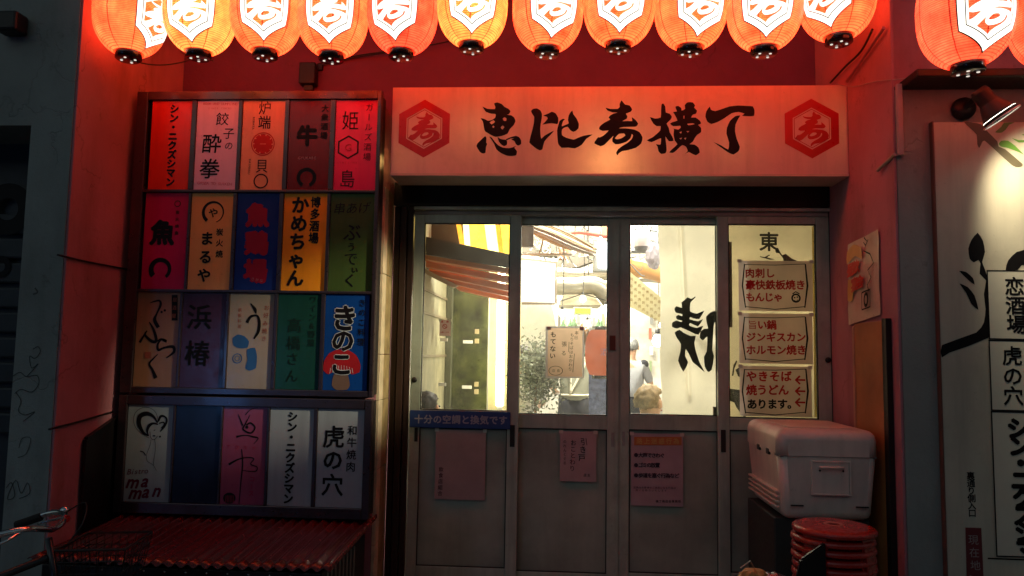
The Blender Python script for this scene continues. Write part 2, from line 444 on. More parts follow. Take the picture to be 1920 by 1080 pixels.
# pier that carries the directory board, its side is the tiled jamb
XJ = U(702, 655, YBD)[0]
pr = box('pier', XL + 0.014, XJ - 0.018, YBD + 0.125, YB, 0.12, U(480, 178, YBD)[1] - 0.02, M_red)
tag(pr, 'pier behind the coloured directory board, left of the entrance', 'pier')
ja = thing('tiled_jamb', 'beige tiled side of the entrance between the directory board and the doors', 'jamb', (XJ, 3.9, 0.12))
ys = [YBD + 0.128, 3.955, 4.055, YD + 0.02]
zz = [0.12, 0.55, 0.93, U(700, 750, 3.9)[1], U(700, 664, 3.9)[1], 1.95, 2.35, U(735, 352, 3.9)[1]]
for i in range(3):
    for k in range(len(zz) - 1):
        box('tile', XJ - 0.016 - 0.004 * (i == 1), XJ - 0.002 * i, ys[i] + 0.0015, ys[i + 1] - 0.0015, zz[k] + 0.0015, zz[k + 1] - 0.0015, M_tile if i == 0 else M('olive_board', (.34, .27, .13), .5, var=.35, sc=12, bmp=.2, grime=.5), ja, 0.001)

# header and dark frame around the doors
dx0, dx1 = U(770, 655, YD)[0], U(1562, 655, YD)[0]
ztop = U(1100, 389, YD)[1]
hd = thing('door_surround', 'black steel surround of the entrance under the big sign', 'door frame', ((dx0 + dx1) / 2, YD, 0.12))
box('header', XJ + 0.002, XR - 0.014, YD - 0.03, YD + 0.12, ztop + 0.003, U(1100, 345, YD)[1], M_dark, hd, 0.004)
for a, b, y in ((XJ + 0.002, XJ + 0.035, 0.0), (XJ + 0.04, XJ + 0.075, -0.015), (XJ + 0.08, dx0 - 0.003, 0.0)):
    box('post', a, b, YD + y, YD + 0.1, 0.12, ztop, M('brown_steel', (0.035, 0.018, 0.014), 0.4, 0.2), hd, 0.003)
box('post', dx1 + 0.003, XR - 0.014, YD - 0.01, YD + 0.1, 0.12, ztop, M_dark, hd, 0.003)

# ================================================================== DOORS
M_panel = M('dull_door_panel', (0.33, 0.39, 0.32), 0.36, 0.2, var=0.38, sc=2.2, bmp=0.15, grime=.2)
M_gasket = M('black_gasket', (0.01, 0.01, 0.01), 0.5)
def glassmat():
    m = bpy.data.materials.new('window_glass'); m.use_nodes = True; t = m.node_tree; t.nodes.clear()
    tr = N(t, 'ShaderNodeBsdfTransparent'); tr.inputs[0].default_value = (0.97, 0.98, 0.96, 1)
    gl = N(t, 'ShaderNodeBsdfGlossy'); gl.inputs['Roughness'].default_value = 0.02
    df = N(t, 'ShaderNodeBsdfDiffuse'); df.inputs[0].default_value = (0.6, 0.6, 0.55, 1)
    fr = N(t, 'ShaderNodeFresnel'); fr.inputs[0].default_value = 1.45
    a = N(t, 'ShaderNodeMixShader'); t.links.new(fr.outputs[0], a.inputs[0]); t.links.new(tr.outputs[0], a.inputs[1]); t.links.new(gl.outputs[0], a.inputs[2])
    d = ramp(t, noise(t, pos(t), 9, 7, 0.75), 0.5, 0.8); dm = N(t, 'ShaderNodeMath', operation='MULTIPLY'); dm.inputs[1].default_value = 0.05; t.links.new(d, dm.inputs[0])
    b = N(t, 'ShaderNodeMixShader'); t.links.new(dm.outputs[0], b.inputs[0]); t.links.new(a.outputs[0], b.inputs[1]); t.links.new(df.outputs[0], b.inputs[2])
    tl_ = N(t, 'ShaderNodeBsdfTranslucent'); tl_.inputs[0].default_value = (.9, .9, .85, 1)
    hz = ramp(t, noise(t, pos(t), 3.5, 8, 0.7), 0.35, 0.75, (0.006, 0.006, 0.006, 1), (0.055, 0.055, 0.055, 1))
    h = N(t, 'ShaderNodeMixShader'); t.links.new(hz, h.inputs[0]); t.links.new(b.outputs[0], h.inputs[1]); t.links.new(tl_.outputs[0], h.inputs[2])
    o = N(t, 'ShaderNodeOutputMaterial'); t.links.new(h.outputs[0], o.inputs[0]); return m
M_glass = glassmat()
zb = 0.2
tr_ = thing('door_track', 'aluminium double track along the top of the sliding doors', 'door track', ((dx0 + dx1) / 2, YD, ztop - 0.05))
z1_ = U(1100, 396, YD)[1]; z2_ = U(1100, 404, YD)[1]
box('rail', dx0, dx1, YD - 0.02, YD + 0.09, z1_ + 0.001, ztop, M_alu, tr_, 0.003)
box('rail', dx0, dx1, YD + 0.002, YD + 0.09, z2_ + 0.002, z1_ - 0.001, M_alud, tr_, 0.002)
def door(xa, xb, gx0, gx1, gtop, gbot, midb, pbot, y, label, low=None):
    """xa..xb leaf edges (px at eye height), glass px, all in photo pixels"""
    X0, X1 = U(xa, 655, y)[0], U(xb, 655, y)[0]; G0, G1 = U(gx0, 655, y)[0], U(gx1, 655, y)[0]
    cx = (gx0 + gx1) / 2; Zg1 = U(cx, gtop, y)[1]; Zg0 = U(cx, gbot, y)[1]; Zm = U(cx, midb, y)[1]; Zp = U(cx, pbot, y)[1]; zt_ = z2_
    t = thing('sliding_door', label, 'door', ((X0 + X1) / 2, y, 0.2), 'sliding doors of the entrance')
    d = 0.032
    box('stile', X0, G0, y, y + d, zb, zt_, M_alu, t, 0.003); box('stile', G1, X1, y, y + d, zb, zt_, M_alu, t, 0.003)
    box('rail', G0 + .0005, G1 - .0005, y + .002, y + d - .002, Zg1, zt_, M_alu, t, 0.002)
    box('rail', G0 + .0005, G1 - .0005, y + .002, y + d - .002, Zm, Zg0, M_alu, t, 0.002)
    box('rail', G0 + .0005, G1 - .0005, y + .002, y + d - .002, zb, Zp, M_alu, t, 0.002)
    bm = bmesh.new(); gk = 0.005
    for a in ((G0, G0 + gk, Zg0, Zg1), (G1 - gk, G1, Zg0, Zg1), (G0 + gk, G1 - gk, Zg1 - gk, Zg1), (G0 + gk, G1 - gk, Zg0, Zg0 + gk),
              (G0, G0 + gk, Zp, Zm), (G1 - gk, G1, Zp, Zm), (G0 + gk, G1 - gk, Zm - gk, Zm), (G0 + gk, G1 - gk, Zp, Zp + gk)):
        add_box(bm, a[0], a[1], y + 0.005, y + 0.024, a[2], a[3])
    bm_obj('gasket', bm, M_gasket, t)
    box('glass_pane', G0 + gk, G1 - gk, y + 0.014, y + 0.018, Zg0 + gk, Zg1 - gk, M_glass, t)
    box('kick_panel', G0 + gk, G1 - gk, y + 0.012, y + 0.02, Zp + gk, Zm - gk, M_panel, t)
    return t
YO, YI = YD, YD + 0.042
d2 = door(965, 1163, 973, 1139, 421, 778, 804, 1074, YI, 'second sliding door from the left, with a brown handwritten notice on its glass')
d3 = door(1160, 1356, 1180, 1345, 420, 779, 807, 1077, YI, 'third sliding door from the left, half covered inside by the white curtain')
d1 = door(771, 974, 790, 953, 418, 770, 803, 1064, YO, 'leftmost sliding door, with a blue banner across its middle rail')
d4 = door(1346, 1562, 1367, 1534, 420, 785, 808, 1077, YO, 'rightmost sliding door, with three red lettered notices on its glass')
M_slot = M('dark_slot', (0.02, 0.018, 0.015), 0.4)
ubox('handle', 777, 802, 783, 828, YO - 0.004, 0.006, M_slot, d1, 0.001)
ubox('handle', 956, 797, 965, 838, YO - 0.004, 0.006, M_slot, d1, 0.001)
ubox('handle', 1146, 811, 1152, 838, YI - 0.004, 0.006, M_alud, d2, 0.001)
ubox('latch', 1143, 629, 1154, 657, YI - 0.006, 0.008, M('brown_latch', (0.12, 0.05, 0.03), 0.4), d2, 0.001)
ubox('handle', 1167, 809, 1172, 836, YI - 0.004, 0.006, M_alud, d3, 0.001)
ubox('handle', 1352, 806, 1361, 848, YO - 0.004, 0.006, M_slot, d4, 0.001)
for (px, py, dd) in ((777, 712, d1), (1552, 675, d4)):
    x, z = U(px, py, YO); lathe('knob', [(0, 0), (0.012, 0), (0.016, 0.006), (0.014, 0.014), (0, 0.016)], (0, 0, 0), M_dark, dd, 16,
        Matrix.Translation((x, YO, z)) @ Matrix.Rotation(PI / 2, 4, 'X'))

# things stuck on the doors
M_pap = M('pinkish_paper', (0.80, 0.68, 0.62), 0.6, var=0.08, trans=0.62)
M_papw = M('white_paper', (0.70, 0.68, 0.62), 0.6, var=0.06, trans=0.3)
M_kraft = M('kraft_paper', (0.72, 0.52, 0.36), 0.7, var=0.1, trans=0.6)
def sheet(name, label, cat, px0, py0, px1, py1, Y, m, th=0.001, tilt=0.0, group=None):
    x0, x1, z0, z1 = rect(px0, py0, px1, py1, Y)
    t = thing(name, label, cat, ((x0 + x1) / 2, Y, z0), group)
    bm = bmesh.new(); n_ = 8; gr_ = []; ph = random.random() * 6
    for j in range(n_ + 1):
        row_ = []
        for i in range(n_ + 1):
            u, v_ = i / n_, j / n_; dd = .0012 * (math.sin(u * 5 + ph) * math.sin(v_ * 4 + ph)) * (1 if th else 0); ed = .004 * max(0, (abs(u - .5) * 2) ** 6) * max(0, (1 - v_) - .6)
            row_.append(bm.verts.new((x0 + (x1 - x0) * u, Y + .0003 + abs(dd) * .12 + (0 if th else 0), z0 + (z1 - z0) * v_)))
        gr_.append(row_)
    for j in range(n_):
        for i in range(n_): bm.faces.new((gr_[j][i], gr_[j][i + 1], gr_[j + 1][i + 1], gr_[j + 1][i]))
    o_s = bm_obj('sheet', bm, m, t, False)
    for (u, s_) in ((x0, 1), (x1, -1)):
        box('tape', u - .006, u + .016 if s_ == 1 else u + .006, Y - .0012, Y - .0008, z1 - .012, z1 + .007, M('clear_tape', (.62, .58, .5), .12, coat=.8), t) if s_ == 1 else box('tape', u - .016, u + .006, Y - .0012, Y - .0008, z1 - .012, z1 + .007, MC['clear_tape'], t)
    return t
YP = YO - 0.002
def menu_frame(F, x0, y0, x1, y1):
    w, b = 2.2, 4
    F.pline([(x0, y0 + 1), ((x0 + x1) / 2, y0 + 2), (x1, y0)], 1.2); F.pline([(x0 + 2, y1 - 2), ((x0 + x1) / 2, y1 + 3), (x1 - 1, y1 - 2)], 1.4)
    F.pline([(x0, y0), (x0 - b, (y0 + y1) / 2), (x0 + 2, y1)], [2, 2.6, 2]); F.pline([(x1, y0), (x1 + b, (y0 + y1) / 2), (x1 - 1, y1)], [2.4, 3.4, 2.2])
t = sheet('menu_notice', 'top notice on the right door, with red lettering and a small round face stamp', 'notice', 1385, 489, 1524, 583, YP, M_pap, group='menu notices on the right door')
F = Flat(YP - 0.0008)
F.vtext('肉刺し', (1406, 512), (1444, 512), 18, 0.035); F.vtext('豪快鉄板焼き', (1407, 534), (1501, 534), 18.5, 0.035); F.vtext('もんじゃ', (1407, 557), (1459, 557), 18, 0.035)
F.build('lettering', M_redink, t)
F = Flat(YP - 0.0012); menu_frame(F, 1396, 495, 1510, 577)
F.pring(1492.5, 559, 5.5, 8.5); F.disc(1490, 558, 1.4); F.disc(1495, 557, 1.4); F.pline([(1489, 563), (1493, 565), (1496, 562)], 1.2); F.pline([(1486, 551), (1492, 547), (1499, 551)], 2)
F.build('border', M_ink, t)
t = sheet('menu_notice', 'middle notice on the right door, ending in the katakana line for grilled offal', 'notice', 1386, 588, 1524, 682, YP, M_pap, group='menu notices on the right door')
F = Flat(YP - 0.0008)
F.vtext('旨', (1411, 609), (1411, 609), 17, 0.0); F.vtext('い鍋', (1429, 609), (1447, 609), 18, 0.035); F.vtext('ジンギスカン', (1408, 632), (1502, 632), 18, 0.035); F.vtext('ホルモン焼き', (1408, 656), (1503, 656), 18.5, 0.035)
F.build('lettering', M_redink, t)
F = Flat(YP - 0.0012); menu_frame(F, 1396, 594, 1510, 675); F.build('border', M_ink, t)
t = sheet('menu_notice', 'bottom notice on the right door with three red arrows pointing left', 'notice', 1387, 687, 1522, 781, YP, M_pap, group='menu notices on the right door')
F = Flat(YP - 0.0008)
F.vtext('やきそば', (1409, 705.5), (1474, 705.5), 20, 0.035); F.vtext('焼うどん', (1409, 731), (1469, 731), 20, 0.035)
for y in (711, 732, 753): F.vtext('←', (1501, y), (1501, y), 24, 0.03)
F.build('lettering', M_redink, t)
F = Flat(YP - 0.0012); menu_frame(F, 1396, 692, 1511, 775); F.vtext('あります。', (1410, 757.5), (1486, 757.5), 19, 0.04); F.build('border', M_ink, t)

t = sheet('handwritten_notice', 'brown handwritten sheet with white margin taped inside the second door glass', 'notice', 1027, 615, 1092, 706, YI + 0.0112, M_kraft)
F = Flat(YI + 0.0112); F.prect(1023, 612, 1095, 615); F.prect(1023, 706, 1095, 709); F.prect(1023, 615, 1027, 706); F.prect(1092, 615, 1095, 706); F.build('margin', M_papw, t)
F = Flat(YI + 0.0105)
F.vtext('もてない', (1037.5, 627), (1036, 667), 11.5, 0.02); F.vtext('張る', (1058, 645), (1057, 662), 10, 0.0); F.vtext('もりそばはおかわり', (1073, 628), (1069, 692), 7.5, 0.0)
F.vtext('本日', (1081, 624), (1080, 633), 7.5, 0.0); F.pline([(1067, 641), (1066, 660)], 0.8); F.pline([(1077, 663), (1074, 698)], 0.9); F.pring(1042, 695, 8, 8.8, 0, sx=1.5); F.vtext('店長', (1038, 695), (1047, 695), 6, 0.0)
F.build('lettering', M_ink, t)

M_blue = M('blue_banner', (0.02, 0.06, 0.22), 0.45, var=0.15)
t = thing('blue_banner', 'long blue banner with pale lettering across the leftmost door', 'banner', (U(863, 803, YO)[0], YO - 0.01, U(863, 803, YO)[1]))
x0, x1, z0, z1 = rect(768, 771, 957, 803, YO - 0.012)
box('cloth', x0, x1, YO - 0.012, YO - 0.007, z0, z1, M_blue, t, 0.002)
F = Flat(YO - 0.0135); F.vtext('十分の空調と換気です', (785, 785.5), (943, 788), 17, 0.03); F.build('lettering', M('grey_print', (0.33, 0.35, 0.42), 0.5), t)

M_dpap = M('faded_pink_poster', (0.36, 0.27, 0.26), 0.6, var=0.12)
t = sheet('faded_poster', 'large faded pinkish poster low on the leftmost door', 'poster', 816, 806, 910, 937, YP, M_dpap)
F = Flat(YP - 0.0008); F.vtext('飲食店組合', (827, 880), (825, 925), 9, 0.02); F.build('lettering', M('faded_ink', (0.09, 0.04, 0.04), 0.6), t)
t = sheet('brush_notice', 'pink sheet with black brush writing low on the second door', 'notice', 1050, 809, 1118, 903, YI - 0.002, M('pink_sheet', (0.45, 0.33, 0.33), 0.6))
F = Flat(YI - 0.003); F.vtext('引き戸', (1095, 828), (1091, 858), 14, 0.0, shear=-0.15); F.vtext('おことわり', (1075, 830), (1073, 878), 11, 0.0, shear=-0.1); F.vtext('のれんくぐる', (1059, 828), (1059, 868), 6.5, 0.0)
F.vtext('店主', (1097, 891), (1104, 891), 6, 0.0); F.build('lettering', M_ink, t)
t = sheet('manners_notice', 'white notice with orange heading and three bullet lines low on the third door', 'notice', 1183, 813, 1281, 949, YI - 0.002, M('lilac_sheet', (0.42, 0.31, 0.33), 0.6))
F = Flat(YI - 0.003); F.prect(1189, 819, 1278, 835); F.build('heading_bar', M('orange_print', (0.50, 0.17, 0.05), 0.6), t)
F = Flat(YI - 0.0035); F.vtext('路上迷惑行為', (1199, 827), (1268, 827), 11, 0.02); F.build('lettering', M('ochre_print', (0.55, 0.35, 0.10), 0.6), t)
F = Flat(YI - 0.0035)
F.vtext('●大声でさわぐ', (1193, 853), (1242, 854), 9.2, 0.03); F.vtext('●ゴミの放置', (1193, 872), (1233, 872), 9.2, 0.03); F.vtext('●歩道を塞ぐ行為など', (1193, 891), (1269, 892), 9.2, 0.03)
F.vtext('近隣のお客様のご迷惑になる行為は', (1190, 914), (1265, 915), 4.4, 0.0); F.vtext('固くお断りいたします', (1194, 919), (1248, 920), 4.4, 0.0); F.vtext('横丁商店会事務局', (1232, 940), (1274, 940), 5, 0.02)
F.build('lettering', M('dark_violet_ink', (0.03, 0.015, 0.03), 0.6), t)

# ================================================================== BIG SIGN
M_face = M('sign_acrylic', (0.80, 0.57, 0.59), 0.30, var=0.06, sc=3, trans=0.35, grime=.28)
SX0, SX1 = U(722, 655, YS)[0], XR - 0.016
SZ0, SZ1 = U(1160, 330, YS)[1], U(1160, 162, YS)[1]
sg = thing('entrance_sign', 'long pink lit entrance sign with five black brush characters between two red hexagon crests', 'sign', ((SX0 + SX1) / 2, YS, SZ0))
YSb = 4.02
bm = bmesh.new()
add_box(bm, SX0, SX1, YS + 0.004, YSb, SZ1 - 0.008, SZ1); add_box(bm, SX0, SX1, YS + 0.004, YSb, SZ0, SZ0 + 0.008)
add_box(bm, SX0, SX0 + 0.008, YS + 0.004, YSb, SZ0 + 0.008, SZ1 - 0.008); add_box(bm, SX1 - 0.008, SX1, YS + 0.004, YSb, SZ0 + 0.008, SZ1 - 0.008)
add_box(bm, SX0, SX1, YSb + 0.0005, YSb + 0.01, SZ0, SZ1)
bm_obj('housing', bm, M('sign_housing', (0.60, 0.52, 0.45), 0.5, bmp=0.1), sg)
F = Flat(YS); F.poly([[(SX0, SZ0 + .012), (SX1, SZ0 + .012), (SX1, SZ1), (SX0, SZ1)]]); F.build('face', M_face, sg)
box('trim', SX0, SX1, YS - 0.004, YS + 0.003, SZ0, SZ0 + 0.0115, M('sign_trim', (0.62, 0.52, 0.44), 0.4), sg)
# lamps inside the box, glowing through the acrylic
for (px, py, e) in ((1142, 305, 1.7), (895, 250, .35), (1580, 245, .9), (742, 300, .35), (1365, 280, .2)):
    x, z = U(px, py, YS + 0.09); l = bpy.data.lights.new('tube_light', 'POINT'); l.energy = e; l.color = (1.0, 0.56, 0.16); l.shadow_soft_size = 0.04
    o = bpy.data.objects.new('tube_light', l); COL.objects.link(o); o.parent = sg; o.location = Vector((x, YS + 0.13, z)) - WP[sg.name]

G1 = [  # 恵 / 比 traced on the sign, crop units
 [[(175,140),(240,170),(340,175),(345,140),(330,100),(370,85),(430,105),(470,145),(520,170),(548,200),(530,240),(500,250),(560,258),(600,290),(615,335),(590,390),(540,440),(510,500),(440,530),(350,545),(290,520),(210,470),(195,420),(180,340),(150,295),(200,305),(250,330),(300,320),(345,290),(350,240),(290,235),(220,210)],
  [(445,300),(470,283),(495,300),(490,332),(460,330)],[(270,352),(320,322),(342,345),(300,378)],[(305,410),(320,395),(336,410),(320,427)],[(418,418),(445,394),(467,415),(440,447)]],
 [[(210,535),(228,560),(225,620),(238,640),(222,680),(215,755),(180,768),(140,745),(95,670),(110,630),(150,590)]],
 [[(265,540),(300,555),(340,610),(385,655),(440,685),(520,695),(575,685),(625,665),(600,690),(635,735),(625,790),(560,800),(500,795),(420,760),(360,710),(330,640),(300,590)]],
 [[(375,545),(410,570),(450,580),(490,585),(505,610),(500,650),(465,668),(430,650),(395,610)]],
 [[(490,575),(550,550),(620,532),(665,550),(690,590),(690,640),(650,662),(620,640),(600,600),(560,578),(598,562),(550,566),(495,592)]],
 [[(822,200),(850,172),(900,165),(945,190),(968,235),(965,300),(950,380),(945,440),(950,520),(960,568),(1000,530),(1070,490),(1130,462),(1080,520),(1030,570),(1000,610),(985,660),(975,710),(940,725),(890,700),(840,660),(800,620),(815,540),(840,450),(860,360),(865,280),(840,240)]],
 [[(985,262),(1050,235),(1100,210),(1150,230),(1185,290),(1185,350),(1170,375),(1100,362),(1030,370),(975,382),(1010,345),(1045,300),(1030,275)]],
 [[(1275,310),(1250,335),(1235,380),(1235,405),(1280,385),(1325,365),(1315,320),(1325,260),(1350,215),(1375,195),(1385,240),(1430,300),(1460,370),(1455,430),(1420,465),(1385,478),(1345,455),(1310,410),(1260,425),(1235,450),(1235,520),(1290,555),(1390,582),(1440,560),(1520,530),(1645,512),(1560,570),(1500,650),(1410,698),(1320,688),(1230,690),(1185,640),(1175,560),(1170,460),(1185,390),(1205,330),(1245,305)]]]
KOTO = [[(95,135),(150,150),(235,150),(260,125),(258,95),(280,50),(305,80),(325,100),(375,110),(405,155),(385,185),(330,205),(350,235),(340,265),(290,292),(350,290),(405,290),(400,245),(440,275),(475,320),(450,355),(380,358),(300,360),(250,375),(330,375),(430,390),(490,420),(525,480),(510,550),(450,600),(350,630),(290,640),(250,665),(232,690),(218,660),(240,620),(290,580),(350,545),(400,500),(415,460),(400,440),(385,490),(340,530),(270,555),(210,560),(175,530),(175,490),(190,460),(150,500),(90,560),(38,584),(-36,549),(-20,515),(8,479),(30,480),(70,460),(110,425),(130,400),(60,405),(20,385),(30,350),(80,310),(150,272),(130,255),(145,228),(190,204),(235,192),(180,190),(120,170)],
        [(205,490),(250,440),(310,435),(325,460),(280,490),(230,503)]]
G2 = [KOTO,
 [[(745,100),(765,85),(790,125),(795,190),(840,205),(865,240),(850,275),(805,320),(830,370),(840,420),(870,470),(885,520),(830,525),(790,470),(800,560),(805,630),(790,665),(740,672),(710,640),(700,590),(680,560),(720,565),(735,560),(740,490),(690,510),(630,535),(575,515),(640,480),(690,440),(730,400),(735,350),(690,350),(650,320),(610,245),(670,262),(735,250),(740,170)]],
 [[(905,125),(940,115),(975,140),(980,170),(1020,150),(1015,105),(1050,72),(1110,75),(1135,110),(1125,135),(1158,170),(1145,205),(1110,215),(1090,250),(1140,250),(1190,285),(1205,320),(1170,335),(1205,370),(1205,420),(1160,450),(1130,490),(1110,530),(1070,560),(1130,565),(1175,600),(1190,655),(1145,688),(1100,670),(1060,650),(1015,675),(1050,640),(1030,590),(990,570),(960,590),(920,630),(880,660),(835,655),(870,615),(930,560),(900,520),(885,450),(890,385),(870,375),(940,390),(970,365),(960,345),(880,350),(845,320),(880,300),(930,285),(900,220),(880,185),(925,180)],
  [(1045,322),(1110,316),(1130,328),(1060,340)],[(1000,232),(1012,228),(1010,262),(1002,262)],[(953,422),(980,412),(972,436)],[(1035,408),(1068,408),(1050,424)],[(953,492),(986,484),(970,504)],[(1008,490),(1032,484),(1024,508)]],
 [[(1305,122),(1320,160),(1370,175),(1450,150),(1540,120),(1640,110),(1740,115),(1805,120),(1825,165),(1820,230),(1750,235),(1680,228),(1710,205),(1640,185),(1560,200),(1480,255),(1400,300),(1325,325),(1280,300),(1255,240),(1265,180)]],
 [[(1660,225),(1640,260),(1605,330),(1600,410),(1620,500),(1655,590),(1640,640),(1580,680),(1520,655),(1440,600),(1350,535),(1440,575),(1520,622),(1530,540),(1500,440),(1505,370),(1540,290),(1600,235)]]]
F = Flat(YS - 0.0015)
for L in G1: F.pix(L, (880, 180), 7.111, 0, 2)
for L in G2: F.pix(L, (1120, 180), 6.194, 0, 2)
F.build('lettering', M_ink, sg)
def hexpts(cx, cz, r, sx=0.866): return [(cx + r * s * sx / 0.866, cz + r * t_) for s, t_ in ((0, 1), (.866, .5), (.866, -.5), (0, -1), (-.866, -.5), (-.866, .5))]
def add_hexring(F, cx, cz, r0, r1, mi=0, sx=0.866):
    A = hexpts(cx, cz, r0, sx); B = hexpts(cx, cz, r1, sx)
    F.add(A + B, [t_ for i in range(6) for t_ in ((i, (i + 1) % 6, 6 + (i + 1) % 6), (i, 6 + (i + 1) % 6, 6 + i))], mi)
def koto(F, cx, cz, s, mi=0, sx=1.0):       # the traced character, centred, s = height
    F.poly([[(cx + (p[0] - 245) / 640 * s * sx, cz - (p[1] - 370) / 640 * s) for p in l] for l in KOTO], mi, 2)
M_crest = M('crest_red', (0.48, 0.008, 0.012), 0.3, trans=0.2)
for (px, py) in ((795.5, 241), (1522, 241)):
    q = PXS(YS); x, z = U(px, py, YS); F = Flat(YS - 0.0015)
    add_hexring(F, x, z, 40 * q, 57 * q); add_hexring(F, x, z, 36 * q, 37.5 * q); koto(F, x, z - 1 * q, 67 * q, 0, 1.05)
    F.build('crest', M_crest, sg)

# ================================================================== DIRECTORY BOARD
M_fr = M('board_frame', (0.10, 0.07, 0.075), 0.3, 0.8, bmp=0.08, coat=0.3)
def acr(name, c, tr=0.0): return M('acrylic_' + name, c, 0.2, var=0.08, sc=3, spec=0.35, grime=.25)
def colx(c, r=1):
    a = [[(282, 357), (367, 445), (453, 532), (541, 618), (628, 706)], [(269, 350), (356, 434), (442, 521), (530, 611), (618, 700)],
         [(254, 334), (340, 421), (428, 511), (519, 600), (608, 690)], [(236, 321), (326, 411), (416, 498), (504, 586), (594, 681)]][r][c]
    y = (272, 453, 640, 855)[r]; return U(a[0], y, YBD)[0], U(a[1], y, YBD)[0]
rowz = [(188, 356), (362, 544), (550, 729), (763, 947)]
def rz(r): return U(480, rowz[r][1], YBD)[1], U(480, rowz[r][0], YBD)[1]
bx0, bx1 = U(226, 745, YBD)[0], XJ - 0.0
def directory(name, label, r0, r1, ztop_, zbot_):
    t = thing(name, label, 'sign board', ((bx0 + bx1) / 2, YBD, zbot_))
    box('housing', bx0 + 0.01, bx1 - 0.01, YBD + 0.03, YBD + 0.12, zbot_ + 0.01, ztop_ - 0.01, M_dark, t)
    lft = min(colx(0, r)[0] for r in range(r0, r1 + 1)); rgt = max(colx(4, r)[1] for r in range(r0, r1 + 1))
    box('frame_side', bx0, lft - 0.002, YBD - 0.014, YBD + 0.029, zbot_, ztop_, M_fr, t, 0.004)
    box('frame_side', rgt + 0.002, bx1, YBD - 0.014, YBD + 0.029, zbot_, ztop_, M_fr, t, 0.004)
    fx0, fx1 = lft - 0.0015, rgt + 0.0015
    edges = [ztop_] + [v for r in range(r0, r1 + 1) for v in (rz(r)[1] + 0.001, rz(r)[0] - 0.001)] + [zbot_]
    for k in range(0, len(edges), 2): box('frame_rail', fx0, fx1, YBD - 0.012, YBD + 0.029, edges[k + 1], edges[k], M_fr, t, 0.003)
    for r in range(r0, r1 + 1):
        for c in range(4):
            box('mullion', colx(c, r)[1] + 0.001, colx(c + 1, r)[0] - 0.001, YBD - 0.008, YBD + 0.029, rz(r)[0] + 0.0, rz(r)[1] - 0.0, M_fr, t, 0.003)
    return t
bu = directory('directory_board', 'upper directory board, three rows of five coloured shop panels in a dark frame', 0, 2, U(480, 172, YBD)[1], U(480, 741, YBD)[1])
bl = directory('directory_board', 'lower directory board, a single row of five shop panels under the larger board', 3, 3, U(480, 745, YBD)[1], U(480, 968, YBD)[1])
YT = YBD - 0.0012
def panel(c, r, col, label, name):
    x0, x1 = colx(c, r); z0, z1 = rz(r); par = bl if r == 3 else bu
    p = box('sign_panel', x0, x1, YBD, YBD + 0.01, z0, z1, acr(name, col), par); p['label'] = label
    return p
def FT(): return Flat(YT)
MI = {'k': M_ink, 'r': M_redink, 'w': M_white}
def ink(name, c): return M('ink_' + name, c, 0.5, spec=0.2)
M_brown = ink('brown', (0.05, 0.008, 0.008))
# row 1
p = panel(0, 0, (0.85, 0.035, 0.008), 'vermilion panel with a column of bold black katakana', 'vermilion')
F = FT(); F.vtext('シン・ニクズシマン', (327, 204), (319, 341), 19, 0.05); F.build('lettering', M_ink, p)
p = panel(1, 0, (0.85, 0.55, 0.66), 'pink white panel with two columns of black characters', 'pinkwhite')
F = FT(); F.vtext('餃', (417, 223), (417, 223), 27, 0.0, shear=.05); F.vtext('子', (429, 250), (429, 250), 24, 0.0, shear=.05); F.vtext('の', (429, 273), (429, 273), 18, 0.0, shear=.1)
F.vtext('酔', (397, 269), (397, 269), 40, 0.01, shear=.05); F.vtext('拳', (393, 316), (393, 316), 42, 0.01, shear=.05); F.build('lettering', M_ink, p)
F = FT(); F.vtext('BEER AND DUMPLING', (383, 194), (443, 195), 7, 0.0); F.vtext('SINCE TOKYO', (392, 203), (432, 203), 5, 0.0); F.vtext('GYOZA TO SUIKEN', (372, 343), (432, 345), 8, 0.0); F.build('small_print', ink('rose', (0.55, 0.10, 0.15)), p)
p = panel(2, 0, (0.88, 0.38, 0.17), 'orange panel with black characters and a red citrus disc', 'orange')
F = FT(); F.vtext('炉', (497, 202), (497, 202), 29, 0.0, w=.9); F.vtext('端', (496, 229), (496, 229), 28, 0.01, w=.95); F.vtext('貝', (491, 311), (491, 311), 29, 0.0, w=.9); F.pring(489, 339.5, 12, 14.5)
F.vtext('ROBATA', (476, 221), (475, 241), 6, 0.0, rot=-PI / 2); F.vtext('KAIMARU', (469, 300), (467, 325), 6, 0.0, rot=-PI / 2); F.build('lettering', M_brown, p)
F = FT(); F.disc(493, 270, 20); F.pring(493, 270, 21.5, 23.5); F.build('disc', M_redink, p)
F = Flat(YT - 0.0006); F.vtext('一', (493, 270), (493, 270), 13, 0.0)
for k in range(10):
    a = k * PI / 5; F.pline([(493 + 19 * math.cos(a), 270 + 19 * math.sin(a)), (493 + 16 * math.cos(a + .05), 270 + 16 * math.sin(a + .05))], 2)
F.build('disc_detail', ink('orange', (0.85, 0.35, 0.2)), p)
p = panel(3, 0, (0.16, 0.006, 0.008), 'dark red panel with a black cow character and a broken ring', 'darkred')
F = FT(); F.vtext('牛', (576, 254), (576, 254), 42, 0.06); F.vtext('大衆酒場', (610, 203), (607, 254), 15, 0.03); F.pring(574.5, 333, 12.5, 19.5, 0, a0=-1.15, a1=PI + 1.1); F.build('lettering', M_ink, p)
F = FT(); F.vtext('GYUKABE', (561, 296), (591, 296), 7.5, 0.01); F.build('small_print', ink('pale', (0.55, 0.30, 0.30)), p)
p = panel(4, 0, (0.80, 0.02, 0.12), 'crimson pink panel with a hexagon between two characters', 'crimson')
